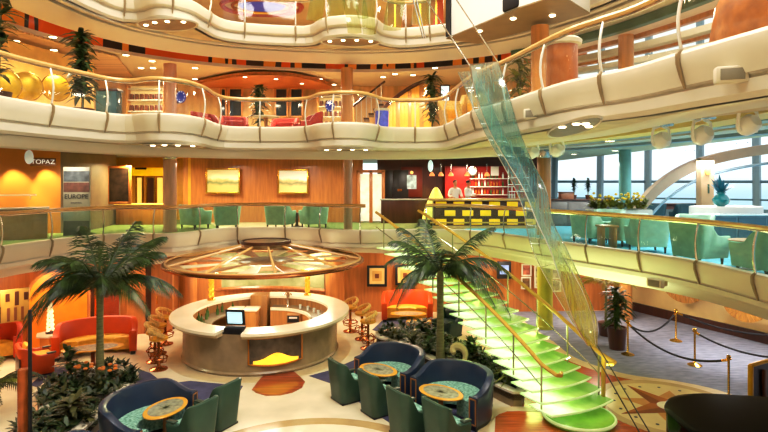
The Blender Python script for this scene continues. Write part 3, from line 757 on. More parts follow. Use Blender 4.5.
# bar stools
def make_stool(label, loc, rz):
    t = thing('bar_stool', label, 'bar stool', loc, rz)
    MB().lathe([(.22, 0), (.22, .02), (.1, .05), (.045, .1), (.035, .3), (.05, .34), (.035, .4), (.04, .74)], n=20).build('pedestal', m_copper, t)
    for k in range(4):
        a = PI / 4 + k * PI / 2
        MB().tube([(.04 * math.cos(a), .04 * math.sin(a), .16), (.2 * math.cos(a), .2 * math.sin(a), .2), (.24 * math.cos(a), .24 * math.sin(a), .32), (.14 * math.cos(a), .14 * math.sin(a), .4), (.04 * math.cos(a), .04 * math.sin(a), .36)], .014, 6).build('scroll', m_copper, t)
    MB().ring((0, 0, .3), .21, .016, 24, 6).build('foot_ring', m_copper, t)
    MB().lathe([(0, .74), (.2, .74), (.23, .77), (.22, .81), (0, .83)], n=24).build('seat', m_yseat, t)
    bk = [(.235 * math.cos(a), .235 * math.sin(a), .8 + .2 * sstep(-.02, .5, -math.sin(a) * .5)) for a in [PI + .1 + (PI - .2) * k / 16 - .0 for k in range(17)]]
    bk = [(x, y, z) for x, y, z in bk]
    MB().tube([(.24 * math.cos(a), .24 * math.sin(a), .86 + .16 * math.sin(PI * k / 18)) for k, a in enumerate([PI - .35 + (PI + .7) * k / 18 for k in range(19)])], [.03] * 19, 7, flat=1.8).build('backrest', m_rattan, t)
    for k in range(5):
        a = PI + PI * (k + .5) / 5; MB().tube([(.21 * math.cos(a), .21 * math.sin(a), .79), (.24 * math.cos(a), .24 * math.sin(a), .98)], .012, 5).build('back_rod', m_rattan, t)
    return t
sa = [(170, 2.98, 'left of the bar, furthest back of the left row'), (187, 2.8, 'left of the bar, second from the back of the left row'), (201, 2.78, 'left of the bar, third from the back of the left row'), (215, 2.75, 'at the left of the bar nearest the camera'),
      (38, 3.0, 'right of the bar, furthest back'), (20, 2.95, 'right of the bar, middle of the right row'), (2, 2.98, 'at the right of the bar nearest the camera')]
st0 = None
for a, r, l in sa:
    x, y, _ = onr(r, a, 0); rz = face_rz(-x, -y); lab = 'rattan-backed copper bar stool ' + l
    if st0 is None: st0 = make_stool(lab, (BX + x, BY + y, 0), rz)
    else: dup(st0, (BX + x, BY + y, 0), rz, lab)

# ------------------------------------------------------------------ floor patterns (let into the marble)
def fpoly(name, px, m, z=.006, extra=None):
    P = [G(a, b) for a, b in px] + (extra or [])
    return struct(MB().prism(P, .0, z).build(name, m, smooth=0))
fpoly('floor_carpet_inlay', [(309, 376), (331, 370), (364, 356), (400, 338), (428, 352), (470, 375), (493, 405), (488, 432), (470, 446), (430, 450), (400, 430), (332, 384)], m_navy_carpet)
fpoly('floor_carpet_inlay', [(243, 386), (238, 395), (218, 397), (215, 430), (200, 455), (110, 480), (80, 470), (60, 450), (105, 415), (150, 386), (190, 381)], m_navy_carpet)
fpoly('floor_carpet_inlay', [(30, 385), (50, 368), (80, 364), (125, 366), (150, 373), (158, 379), (140, 384), (105, 380), (60, 395)], m_navy_carpet)
fpoly('floor_carpet_inlay', [(372, 330), (382, 321), (430, 318), (450, 330), (440, 345), (400, 338)], m_navy_carpet)
fpoly('floor_wood_panel', [(264, 375), (278, 372.5), (293, 371), (300, 377), (305, 382), (302, 388), (292, 393), (280, 395.5), (266, 396), (256, 393), (252, 390), (257, 383)], m_mahog2, .012)
def ringfloor(name, cx, cy, r0, r1, m, z, a0=0, a1=360, n=72):
    o = ann(r0, r1, 0, z, a0, a1 - (.01 if a1 - a0 > 359 else 0), n); 
    o.v = [(x + cx, y + cy, zz) for x, y, zz in o.v]; return struct(o.build(name, m, smooth=0))
ringfloor('floor_ring_inlay', -1.2, 8.2, 2.35, 2.62, m_marble2, .004)
ringfloor('floor_ring_inlay', BX, BY, 2.15, 2.5, m_beige, .004)
ringfloor('floor_ring_inlay', BX, BY, 2.75, 2.95, mat('lilac_stone', '#b9a7a6', rough=.2, var=.1), .003, -80, -62)
# slate carpet by the ropes, wood deck, compass medallion
cp = crom([(5.0, 16.0), (5.1, 14.6), (5.55, 13.7), (6.1, 13.15), (6.9, 12.8), (7.6, 12.2), (8.0, 11.2), (8.2, 9.5), (8.3, 6)], .2)
struct(MB().prism([(p.x, p.y) for p in cp] + [(14.5, 6), (13.5, 10), (11.2, 15.7), (9.2, 19.8), (4.6, 19.6)], 0, .008).build('floor_slate_carpet', m_carpet, smooth=0))
struct(MB().sweep(cp, [(-.0, 0), (0, .012), (-.32, .012), (-.32, 0)], closedprof=True).build('floor_cream_border', m_beige, smooth=0))
struct(MB().prism([(2.25, 10.9), (2.0, 9.8), (1.9, 7), (6.5, 6), (8, 8), (7.6, 11.8), (6.4, 12.6), (5.4, 13.4), (4.95, 14.4), (4.2, 14.4), (3.6, 12.4)], 0, .007).build('floor_wood_deck', m_mahog, smooth=0))
struct(MB().sweep(crom([(3.2, 11.1), (2.5, 11.1), (2.1, 10.6), (1.95, 9.8), (1.85, 8), (1.85, 6)], .2), [(0, 0), (0, .012), (-.22, .012), (-.22, 0)], closedprof=True).build('floor_cream_border', m_beige, smooth=0))
MX, MY = 6.0, 11.35
md = thing('compass_medallion', 'round inlaid compass-star medallion in the floor beside the stairs', 'floor medallion', (MX, MY, .007))
MB().lathe([(0, 0), (1.5, 0), (1.5, .007), (0, .007)], n=64).build('disc', mat('medallion_cream', '#e3d09a', rough=.2, var=.06), md)
a_ = ann(1.3, 1.5, 0, .009, 0, 359.9, 64); a_.build('outer_band', mat('medallion_band', '#c9b07c', rough=.2, var=.06), md)
def star(n, r0, r1, ph, z0, z1, half=None):
    mb = MB()
    for k in range(n):
        a = ph + 2 * PI * k / n; b = PI / n
        L = (r0 * math.cos(a - b), r0 * math.sin(a - b)); R_ = (r0 * math.cos(a + b), r0 * math.sin(a + b)); T = (r1 * math.cos(a), r1 * math.sin(a))
        if half is None: mb.prism([(0, 0), L, T, R_], z0, z1)
        elif half == 0: mb.prism([(0, 0), L, T], z0, z1)
        else: mb.prism([(0, 0), T, R_], z0, z1)
    return mb
star(4, .42, .95, PI / 4 + .3, .006, .010).build('short_rays', mat('star_tan', '#c99452', rough=.25), md)
star(4, .36, 1.22, .3, .006, .0125, 0).build('long_rays_light', mat('star_brown', '#b06a2c', rough=.25), md)
star(4, .36, 1.22, .3, .006, .0125, 1).build('long_rays_dark', mat('star_dark', '#8d4c20', rough=.25), md)
MB().lathe([(0, .006), (.24, .006), (.24, .0145), (0, .0145)], n=32).build('centre_disc', mat('star_white', '#f4ecd6', rough=.2), md)
mb = MB()
for k in range(16):
    a = 2 * PI * k / 16 + .5; mb.lathe([(0, .006), (.035, .006), (.035, .012), (0, .012)], c=(1.08 * math.cos(a), 1.08 * math.sin(a), 0), n=8)
mb.build('marker_dots', m_black, md)
# ------------------------------------------------------------------ glowing glass staircase
def bez(t):
    p0, p1, p2 = Vector((3.84, 10.75, 0)), Vector((2.7, 13.0, 0)), Vector((.42, 16.35, 0))
    return p0 * (1 - t) ** 2 + p1 * 2 * t * (1 - t) + p2 * t * t
def tread_mat():
    m, nt, out = _nt('glowing_tread')
    b = nt.nodes.new('ShaderNodeBsdfPrincipled'); tc = nt.nodes.new('ShaderNodeTexCoord'); sx = nt.nodes.new('ShaderNodeSeparateXYZ')
    nt.links.new(tc.outputs['Object'], sx.inputs[0])
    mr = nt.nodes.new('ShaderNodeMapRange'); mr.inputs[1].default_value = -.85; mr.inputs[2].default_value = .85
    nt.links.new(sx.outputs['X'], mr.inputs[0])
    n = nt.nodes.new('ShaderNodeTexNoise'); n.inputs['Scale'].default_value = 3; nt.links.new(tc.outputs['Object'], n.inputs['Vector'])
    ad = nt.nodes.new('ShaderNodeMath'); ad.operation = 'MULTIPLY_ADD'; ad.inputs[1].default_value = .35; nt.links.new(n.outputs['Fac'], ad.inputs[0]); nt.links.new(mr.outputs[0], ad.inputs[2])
    colr = _ramp(nt, [(.15, lin('#b4d888')), (.36, lin('#f2ffe2')), (.62, lin('#a6cc66')), (.95, lin('#6b9638'))], ad.outputs[0])  # white highlight left of centre is painted into the tread colour
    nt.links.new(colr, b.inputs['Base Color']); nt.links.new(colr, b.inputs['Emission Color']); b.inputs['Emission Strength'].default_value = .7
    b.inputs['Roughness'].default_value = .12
    nt.links.new(b.outputs[0], out.inputs[0]); return m
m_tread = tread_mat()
m_edge = mat('tread_edge', '#d2eaa8', rough=.15, emis=.3)
m_pad = mat('landing_green', '#7fb23c', rough=.08, var=.25, scale=2, emis=.25)
st = thing('glass_staircase', 'curving staircase of glowing green glass treads with brass handrails', 'staircase', (3.84, 10.75, 0))
NT = 19; Wd = .84
L, R_ = [], []
for i in range(NT + 1):
    t = .03 + .97 * i / NT; c = bez(t); d = (bez(min(1, t + .02)) - bez(t - .02)).normalized()
    nrm = Vector((d.y, -d.x, 0))        # to the right when climbing
    z = .3 + (2.95 - .3) * i / NT
    L.append((c - nrm * Wd, z)); R_.append((c + nrm * Wd, z))
    if i == NT: continue
    prof = []
    n = 12
    front = [(Wd * (-1 + 2 * k / n), -.3 - .12 * (1 - (-1 + 2 * k / n) ** 2)) for k in range(n + 1)]
    back = [(Wd * (1 - 2 * k / n), .3 - .07 * (1 - (1 - 2 * k / n) ** 2)) for k in range(n + 1)]
    ang = math.atan2(d.y, d.x) - PI / 2
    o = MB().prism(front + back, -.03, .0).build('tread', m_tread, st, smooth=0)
    o.location = (c.x - 3.84, c.y - 10.75, z); o.rotation_euler.z = ang
    e = MB().tube([(x, y - .005, -.015) for x, y in front], .022, 6).build('glowing_edge', m_edge, o)
pd = MB().lathe([(0, .02), (.64, .02), (.68, .05), (.68, .1), (.64, .13), (0, .13)], n=40, sy=.95)
pd.build('landing_pad', m_pad, st, loc=(.02, -.05, 0))
MB().ring((0, 0, 0), .68, .03, 44, 6, sy=.95).build('pad_edge', m_edge, st, loc=(.02, -.05, .1))
for s in (-1, 1):
    pts = []
    for i in range(NT + 1):
        c = (L[i][0] + R_[i][0]) / 2; q = c + (R_[i][0] - L[i][0]).normalized() * .3 * s
        pts.append((q.x, q.y, L[i][1] - .16))
    MB().tube(pts, .07, 8).build('stringer', mat('stringer', '#8f9a6a', rough=.3, metal=.5), st, world=True)
m_brass = mat('brass_rail', '#e2b956', rough=.25, metal=.3, var=.06)
for side in (L, R_):
    sgn = -1 if side is L else 1
    inn = [(a + ((L[i][0] + R_[i][0]) / 2 - a).normalized() * .05, z) for i, (a, z) in enumerate(side)]
    pts = [(a.x, a.y, z + .88) for a, z in inn]
    d0 = Vector(pts[0]) - Vector(pts[2]); d0.z = 0; d0.normalize(); p0 = Vector(pts[0])
    side_v = Vector((d0.y, -d0.x, 0)) * (.11 * sgn)
    curl = [p0 + d0 * .34 + side_v * 1.6 + Vector((0, 0, -.1)), p0 + d0 * .42 + side_v * .8 + Vector((0, 0, -.1)), p0 + d0 * .4 + Vector((0, 0, -.09)), p0 + d0 * .2 + Vector((0, 0, -.05))]
    MB().tube(curl + pts, .042, 8).build('handrail', m_brass, st, world=True)
    MB().tube([(a.x, a.y, z + .45) for a, z in inn], .014, 6).build('mid_rail', m_steel, st, world=True)
    for i in range(0, NT + 1, 3):
        a, z = inn[i]
        MB().tube([(a.x, a.y, z - .05), (a.x, a.y, z + .86)], .02, 6).build('baluster', mat('baluster_green', '#b9bf8a', rough=.2, metal=.5), st, world=True)
a, z = R_[0]
MB().tube([(a.x + .02, a.y - .1, .02), (a.x + .02, a.y - .1, z + .86)], .045, 8).build('newel_post', m_brass, st, world=True)

# ------------------------------------------------------------------ hanging glass ribbon sculpture
def ribbon_mat(name, stops, z0, z1, alpha, emis=.12):
    m, nt, out = _nt(name)
    tc = nt.nodes.new('ShaderNodeTexCoord'); sx = nt.nodes.new('ShaderNodeSeparateXYZ'); nt.links.new(tc.outputs['Object'], sx.inputs[0])
    mr = nt.nodes.new('ShaderNodeMapRange'); mr.inputs[1].default_value = z0; mr.inputs[2].default_value = z1; nt.links.new(sx.outputs['Z'], mr.inputs[0])
    mp = nt.nodes.new('ShaderNodeMapping'); mp.inputs['Scale'].default_value = (9, 9, .8); nt.links.new(tc.outputs['Object'], mp.inputs['Vector'])
    n = nt.nodes.new('ShaderNodeTexNoise'); n.inputs['Scale'].default_value = 2.2; n.inputs['Detail'].default_value = 6; nt.links.new(mp.outputs[0], n.inputs['Vector'])
    colr = _ramp(nt, [(p, lin(c)) for p, c in stops], mr.outputs[0])
    t = nt.nodes.new('ShaderNodeBsdfTransparent'); pale = _ramp(nt, [(p, tuple(.55 + .45 * x for x in lin(c))) for p, c in stops], mr.outputs[0]); nt.links.new(pale, t.inputs['Color'])
    d = nt.nodes.new('ShaderNodeBsdfDiffuse'); nt.links.new(colr, d.inputs['Color'])
    tr = nt.nodes.new('ShaderNodeBsdfTranslucent'); nt.links.new(colr, tr.inputs['Color'])
    e = nt.nodes.new('ShaderNodeEmission'); nt.links.new(colr, e.inputs['Color']); e.inputs['Strength'].default_value = emis
    a1 = nt.nodes.new('ShaderNodeMixShader'); a1.inputs[0].default_value = .5; nt.links.new(d.outputs[0], a1.inputs[1]); nt.links.new(tr.outputs[0], a1.inputs[2])
    a2 = nt.nodes.new('ShaderNodeAddShader'); nt.links.new(a1.outputs[0], a2.inputs[0]); nt.links.new(e.outputs[0], a2.inputs[1])
    fm = nt.nodes.new('ShaderNodeMapRange'); fm.inputs[1].default_value = .3; fm.inputs[2].default_value = .7; fm.inputs[3].default_value = alpha * .6; fm.inputs[4].default_value = min(1, alpha * 1.35); nt.links.new(n.outputs['Fac'], fm.inputs[0])
    m1 = nt.nodes.new('ShaderNodeMixShader'); nt.links.new(fm.outputs[0], m1.inputs[0]); nt.links.new(t.outputs[0], m1.inputs[1]); nt.links.new(a2.outputs[0], m1.inputs[2])
    g = nt.nodes.new('ShaderNodeBsdfGlossy'); g.inputs['Roughness'].default_value = .1
    m2 = nt.nodes.new('ShaderNodeMixShader'); m2.inputs[0].default_value = .07; nt.links.new(m1.outputs[0], m2.inputs[1]); nt.links.new(g.outputs[0], m2.inputs[2])
    nt.links.new(m2.outputs[0], out.inputs[0]); return m
RZ0, RZ1 = 0, 4.9
m_rib = ribbon_mat('ribbon_teal', [(0, '#d9c23c'), (.2, '#d2d05a'), (.36, '#bcd3b0'), (.55, '#86bcc4'), (.75, '#5aa7a2'), (.9, '#7fb9ae'), (1, '#c9d2c4')], RZ0, RZ1, .38)
m_rib2 = ribbon_mat('ribbon_side', [(0, '#d9cf4c'), (.25, '#c3cf8a'), (.5, '#9ec6cf'), (.8, '#8cc4be'), (1, '#cfd8cc')], RZ0, RZ1, .32)
sc = thing('ribbon_sculpture', 'long twisting ribbon of teal to yellow glass strung on cables beside the stairs', 'sculpture', (3.65, 9.6, 1.9))
def sheet(rows, m, name):
    mb = MB(); R3 = [(Vector(a), Vector(b)) for a, b in rows]
    A = crom([r[0] for r in R3], .1); B = crom([r[1] for r in R3], .1)
    n = 60
    for i in range(n + 1):
        a = A[min(len(A) - 1, round(i * (len(A) - 1) / n))]; b = B[min(len(B) - 1, round(i * (len(B) - 1) / n))]
        for k in range(7):
            u = k / 6; q = a.lerp(b, u); mb.v.append((q.x, q.y - .06 * math.sin(PI * u), q.z))
    for i in range(n):
        for k in range(6): mb.f.append((i * 7 + k, i * 7 + k + 1, i * 7 + 8 + k, i * 7 + 7 + k))
    mb.build(name, m, sc, world=True)
    nA = len(A); nB = len(B)
    for k in range(1, 16):
        a = A[min(nA - 1, nA * k // 16)]; b = B[min(nB - 1, nB * k // 16)]; MB().tube([tuple(a), tuple(a.lerp(b, .5) + Vector((0, -.06, 0))), tuple(b)], .005, 4).build('cross_wire', m_steel, sc, world=True)
    for E in (A, B): MB().tube([tuple(p) for p in E], .009, 5).build('edge_wire', m_steel, sc, world=True)
def W(px, py, d): return (X(px, d), d, Z(py, d))
sheet([(W(470, 66, 8.9), W(498, 62, 9.3)), (W(476, 95, 8.9), W(508, 92, 9.3)), (W(489, 130, 9.0), W(519, 130, 9.4)), (W(508, 163, 9.1), W(533, 163, 9.5)), (W(524, 190, 9.3), W(546, 190, 9.6)), (W(537, 222, 9.4), W(553, 222, 9.8)), (W(550, 250, 9.4), W(567, 250, 9.9)), (W(562, 285, 9.4), W(583, 285, 9.9)), (W(573, 318, 9.5), W(596, 318, 9.9)), (W(588, 346, 9.6), W(597, 346, 9.8))], m_rib, 'main_ribbon')
sheet([(W(458, 72, 9.6), W(476, 72, 9.4)), (W(470, 100, 9.6), W(490, 100, 9.4)), (W(486, 135, 9.7), W(505, 135, 9.5)), (W(506, 170, 9.8), W(523, 170, 9.6)), (W(522, 205, 9.9), W(537, 205, 9.7)), (W(528, 235, 9.9), W(550, 235, 9.7)), (W(537, 260, 9.8), W(566, 262, 9.6)), (W(553, 290, 9.8), W(582, 290, 9.5)), (W(570, 318, 9.7), W(592, 318, 9.5)), (W(587, 345, 9.6), W(596, 345, 9.5))], m_rib2, 'side_ribbon')
for a, b in ((W(400, -40, 8.5), W(470, 66, 8.9)), (W(430, -40, 8.8), W(498, 62, 9.3))):
    MB().tube([a, b], .012, 5).build('cable', m_steel, sc, world=True)
for a, e in ((W(590, 345, 9.6), (4.55, 8.9, .01)), (W(597, 345, 9.8), (4.75, 8.95, .01))):
    MB().tube([a, e], .012, 5).build('cable', mat('dark_cable', '#5f5848', rough=.4, metal=.6), sc, world=True)
# upper swag of yellow-green glass panels
m_swag = ribbon_mat('swag_yellow', [(0, '#cfc23a'), (.35, '#b0c25a'), (.8, '#7fb08a'), (1, '#5a9a94')], 0, 1.3, .24, .0)
sw = thing('glass_swag', 'yellow-green translucent glass panels hanging at the top of the atrium', 'sculpture', (X(375, 13), 13, Z(36, 13)))
for i, (x0, x1, yb) in enumerate([(306, 322, 20), (322, 340, 15), (343, 357, 33), (357, 368, 18), (367, 380, 34), (388, 406, 30), (412, 434, 24)]):
    d = 12.4 + .08 * i; mb = MB()
    for k in range(9):
        u = k / 8; z = Z(yb, d) + u * 1.5
        for j in range(4):
            v = j / 3; mb.v.append((X(x0 + (x1 - x0) * v, d) + .12 * math.sin(u * 2.4 + i), d + .08 * math.sin(v * PI + u * 3), z))
    for k in range(8):
        for j in range(3): mb.f.append((k * 4 + j, k * 4 + j + 1, k * 4 + 5 + j, k * 4 + 4 + j))
    mb.build('glass_panel', m_swag, sw, world=True)
for a, b in ((W(408, -20, 12.5), W(423, 38, 12.5)), (W(412, -20, 12.5), W(425, 38, 12.6))):
    MB().tube([a, b], .018, 5).build('cable', m_steel, sw, world=True)
MB().tube([W(300, -3, 12.6), W(360, -1, 12.7), W(440, -4, 12.8)], .02, 6).build('hanging_bar', m_steel, sw, world=True)
# ------------------------------------------------------------------ plants
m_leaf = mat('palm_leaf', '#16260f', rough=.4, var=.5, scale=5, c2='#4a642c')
m_leafy = mat('yellow_green_leaf', '#5c6b22', rough=.45, var=.4, scale=4, c2='#a3a23c')  # yellow-green leaves for grass, fern and flower planter
m_trunk = mat('palm_trunk', '#7d7a4a', rough=.7, var=.3, scale=6, stretch=(1, 1, 6), bump=.3)
m_soil = mat('soil', '#2b2418', rough=.95, var=.4, scale=8, bump=.4)
m_shrub = mat('shrub_leaf', '#16260f', rough=.5, var=.5, scale=7, c2='#385020')
m_shrub2 = mat('shrub_leaf_olive', '#2e3212', rough=.5, var=.5, scale=7, c2='#5c5a28')
def frond(L, rise, droop, nl=52, ll=.5, width=.026):
    """one feather frond in the xz plane, starting at the origin and growing along +x"""
    mb = MB(); P = []
    for k in range(nl + 1):
        u = k / nl; P.append(Vector((L * u * (1 - .12 * u), 0, rise * u - droop * u ** 2.2)))
    mb.tube(P, [.018 * (1 - .8 * k / nl) + .003 for k in range(nl + 1)], 5)
    for k in range(3, nl + 1):
        u = k / nl; t = (P[k] - P[k - 1]).normalized()
        l = ll * (math.sin(PI * min(1, .15 + .85 * u) ** .8) * .75 + .28)
        for s in (-1, 1):
            side = Vector((0, s, 0)); up = side.cross(t) * s
            dr = (t * .72 + side * .6 + Vector((0, 0, -.35 - .35 * random.random()))).normalized()
            a = P[k]; b = a + dr * l * .55 + Vector((0, 0, .02)); c = a + dr * l + Vector((0, 0, -.1 * l))
            w = t * width
            i = len(mb.v); mb.v += [tuple(a - w * .5), tuple(a + w * .5), tuple(b + w * .5), tuple(c), tuple(b - w * .5)]
            mb.f += [(i, i + 1, i + 2, i + 4), (i + 4, i + 2, i + 3)]
    return mb
def palm(name, label, loc, h, specs, ll, lean=(0, 0), mleaf=None, r=.075):
    t = thing(name, label, 'palm', loc)
    top = Vector((lean[0], lean[1], h))
    MB().tube([(0, 0, 0), (lean[0] * .3, lean[1] * .3, h * .3), (lean[0] * .65, lean[1] * .65, h * .65), tuple(top), tuple(top + Vector((0, 0, .25)))], [r * 1.35, r * 1.05, r * .95, r, r * .6], 12).build('trunk', m_trunk, t)
    for az, L, rise, droop in specs:
        o = frond(L, rise, droop, ll=ll).build('frond', mleaf or m_leaf, t, smooth=0, loc=tuple(top + Vector((0, 0, .1))))
        o.rotation_euler.z = math.radians(az)
    return t
x, y = G(100, 379, .3)
palm('palm_tree', 'tall feathery palm tree rising from the left planter', (x, y, .3), 1.95,
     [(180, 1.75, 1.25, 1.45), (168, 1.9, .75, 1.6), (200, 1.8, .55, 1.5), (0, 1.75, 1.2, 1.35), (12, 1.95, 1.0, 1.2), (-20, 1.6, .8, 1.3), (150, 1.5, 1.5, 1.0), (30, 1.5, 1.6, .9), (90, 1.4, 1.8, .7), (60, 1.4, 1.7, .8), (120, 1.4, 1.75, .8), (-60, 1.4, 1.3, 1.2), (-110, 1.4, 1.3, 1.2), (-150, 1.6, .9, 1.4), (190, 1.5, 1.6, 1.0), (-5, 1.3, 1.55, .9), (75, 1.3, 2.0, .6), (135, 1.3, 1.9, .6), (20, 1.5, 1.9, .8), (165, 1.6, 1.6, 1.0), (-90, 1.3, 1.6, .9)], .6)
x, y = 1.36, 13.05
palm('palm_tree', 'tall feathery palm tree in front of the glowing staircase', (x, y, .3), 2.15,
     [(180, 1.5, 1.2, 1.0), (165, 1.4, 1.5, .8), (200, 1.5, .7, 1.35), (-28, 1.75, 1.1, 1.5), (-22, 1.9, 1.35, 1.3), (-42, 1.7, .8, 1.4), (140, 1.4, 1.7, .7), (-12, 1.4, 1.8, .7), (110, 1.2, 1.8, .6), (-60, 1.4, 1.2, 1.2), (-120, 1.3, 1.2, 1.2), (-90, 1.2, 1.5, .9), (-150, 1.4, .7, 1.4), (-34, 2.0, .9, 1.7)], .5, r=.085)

def leafclump(mb, c, n, L, w, tilt=(.2, 1.2), droop=.35):
    for k in range(n):
        a = random.uniform(0, 2 * PI); e = random.uniform(*tilt); l = L * random.uniform(.6, 1.1)
        d = Vector((math.cos(a) * math.cos(e), math.sin(a) * math.cos(e), math.sin(e))); s = Vector((-math.sin(a), math.cos(a), 0))
        p = Vector(c); pts = []
        for q in range(4):
            u = q / 3; pt = p + d * l * u + Vector((0, 0, -droop * l * u * u)); ww = w * (.5, 1, .8, .02)[q]
            pts.append((pt - s * ww, pt + s * ww))
        i = len(mb.v)
        for A, B in pts: mb.v += [tuple(A), tuple(B)]
        for q in range(3): mb.f.append((i + 2 * q, i + 2 * q + 1, i + 2 * q + 3, i + 2 * q + 2))
def inside(p, poly):
    r = False; n = len(poly)
    for i in range(n):
        (x1, y1), (x2, y2) = poly[i], poly[(i + 1) % n]
        if (y1 > p[1]) != (y2 > p[1]) and p[0] < (x2 - x1) * (p[1] - y1) / (y2 - y1) + x1: r = not r
    return r
def planter(label, poly, h, fol_label, n, hmax):
    P = crom(poly, .2, closed=True); pp = [(p.x, p.y) for p in P]
    t = thing('planter', label, 'planter', (sum(p[0] for p in pp) / len(pp), sum(p[1] for p in pp) / len(pp), 0))
    Q = P + [P[0]]
    A = sum(pp[i][0] * pp[(i + 1) % len(pp)][1] - pp[(i + 1) % len(pp)][0] * pp[i][1] for i in range(len(pp)))
    s = 1 if A > 0 else -1
    MB().sweep(Q, [(0, 0), (0, h - .05), (.1 * s, h - .05), (.1 * s, 0)], closedprof=True, caps=False).build('kerb_wall', mat('kerb_stone', '#8a7350', rough=.4, var=.2, scale=4), t, world=True)
    MB().sweep(Q, [(-.05 * s, h - .05), (-.05 * s, h), (.16 * s, h), (.16 * s, h - .05)], closedprof=True, caps=False).build('kerb_top', m_cream, t, world=True)
    MB().prism(pp, h - .2, h - .08).build('soil', m_soil, t, world=True, smooth=0)
    xs = [p[0] for p in pp]; ys = [p[1] for p in pp]
    lo = (min(xs), min(ys)); hi = (max(xs), max(ys))
    mb = MB(); c = 0; split = 0
    if True:
        while c < n:
            q = (random.uniform(lo[0], hi[0]), random.uniform(lo[1], hi[1]))
            if not inside(q, pp): continue
            c += 1; hh = random.uniform(.1, hmax)
            leafclump(mb, (q[0], q[1], h - .1 + hh * .5), 12, .32, .035)
            leafclump(mb, (q[0], q[1], h - .1), 8, .3, .03, (.4, 1.4))
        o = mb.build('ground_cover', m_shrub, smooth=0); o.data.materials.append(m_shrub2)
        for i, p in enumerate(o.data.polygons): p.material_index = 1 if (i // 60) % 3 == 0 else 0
        tag(o, fol_label + ' with dark green and olive leaves', 'foliage', kind='stuff')
    return t
polyL = [(-5.4, 9.3), (-5.45, 10.6), (-5.5, 11.6), (-5.75, 12.5), (-6.6, 12.9), (-7.3, 12.4), (-7.3, 11.4), (-6.6, 10.4), (-6.3, 8.8), (-5.6, 8.3)]
planter('low kerbed planter under the left palm tree', polyL, .34, 'dense planting under the left palm', 130, .42)
polyR = [(-.2, 15.4), (.55, 14.75), (1.15, 13.5), (1.9, 12.75), (2.45, 11.75), (2.8, 11.3), (3.05, 11.75), (3.0, 12.8), (2.6, 13.9), (1.9, 15.0), (1.0, 16.0), (.1, 16.2)]
planter('cream-kerbed planter running below the glass staircase', polyR, .34, 'dense planting below the staircase', 150, .5)
# single shrubs standing out of the planting
def shrub(name, label, loc, h, n, mm, L=.45, w=.05, flowers=None):
    t = thing(name, label, 'plant', loc)
    MB().tube([(0, 0, 0), (.02, .01, h * .5), (0, 0, h * .85)], .02, 6).build('stem', m_trunk, t)
    mb = MB()
    for k in range(n): leafclump(mb, (random.uniform(-.06, .06), random.uniform(-.06, .06), h * (.25 + .7 * k / n)), 7, L, w, (.1, 1.1))
    mb.build('leaves', mm, t, smooth=0)
    if flowers:
        for k in range(7):
            a = 2 * PI * k / 7; MB().ball((.16 * math.cos(a), .16 * math.sin(a), h + .02 * (k % 3)), (.05, .05, .03), 8, 5).build('bloom', flowers, t)
    return t
m_oflower = mat('orange_flower', '#e0802a', rough=.5, var=.2)
x, y = G(84, 384, .3); shrub('flowering_plant', 'small plant with orange blooms left of the left palm trunk', (x, y, .26), .42, 6, m_shrub, .3, .035, m_oflower)
x, y = G(108, 384, .3); shrub('flowering_plant', 'small plant with orange blooms right of the left palm trunk', (x, y, .26), .38, 6, m_shrub, .3, .035, m_oflower)
x, y = G(70, 380, .3); shrub('leafy_shrub', 'dark leafy shrub at the back of the left planter beside the armchair', (x, y, .26), .8, 10, m_leaf, .35, .05)
x, y = G(100, 424, .3); shrub('leafy_shrub', 'broad-leaved shrub at the near end of the left planter', (x - .5, y, .26), .5, 10, m_shrub2, .5, .05)
x, y = G(486, 352, .3); shrub('grassy_plant', 'spiky grass tuft at the foot of the staircase in the right planter', (2.75, 11.9, .26), .5, 10, m_leafy, .5, .02)
shrub('grassy_plant', 'spiky grass tuft beside the trunk of the palm by the stairs', (.75, 13.9, .26), .55, 10, m_shrub2, .5, .025)
shrub('leafy_shrub', 'dark glossy shrub half under the middle of the staircase', (2.15, 13.3, .26), .6, 10, m_leaf, .45, .05)
shrub('leafy_shrub', 'dark rounded shrub under the top of the staircase', (1.1, 15.2, .26), .6, 10, m_shrub, .45, .05)
# big fern at the lower left corner, in a floor pot
t = thing('potted_fern', 'arching fern in a pot at the lower left corner', 'fern', (-8.0, 10.7, 0))
MB().lathe([(.2, 0), (.28, .4), (.3, .44), (.26, .44), (.24, .38), (0, .38)], n=24).build('pot', m_dark, t)
for k in range(18):
    az = k * 137.5
    o = frond(1.0 + .3 * random.random(), 1.1 + .6 * random.random(), .8 + .5 * random.random(), 24, .22, .03).build('frond', m_shrub2 if k % 3 else m_leafy, t, smooth=0, loc=(0, 0, .4)); o.rotation_euler.z = math.radians(az)
# potted palms and plants
def potted(name, label, loc, ph, pr, h, mm, mpot, n=9, L=.5, w=.05, crown=None):
    t = thing(name, label, 'potted plant', loc)
    MB().lathe([(pr * .8, 0), (pr, ph * .9), (pr * 1.06, ph), (pr * .9, ph), (pr * .88, ph * .92), (0, ph * .92)], n=24).build('pot', mpot, t)
    MB().tube([(0, 0, ph * .9), (.03, 0, ph + (h - ph) * .5), (0, 0, h * .92)], .03, 7).build('stem', m_trunk, t)
    mb = MB()
    for k in range(n): leafclump(mb, (random.uniform(-.08, .08), random.uniform(-.08, .08), ph + (h - ph) * (.15 + .8 * k / n)), 11, L, w, (-.1, 1.0), .5)
    mb.build('leaves', mm, t, smooth=0)
    return t
x, y = G(617, 349)
potted('potted_palm', 'potted palm with yellowish tips beside the orange corner column', (x, y, .008), .62, .26, 1.75, m_leaf, m_dark, 18, .5, .045)
t = thing('pale_palm', 'pale yellow-leaved palm lit from below behind the potted palm', 'palm', (X(606, 16.6), 16.6, .008))
MB().lathe([(.2, 0), (.24, .4), (0, .4)], n=16).build('pot', m_dark, t)
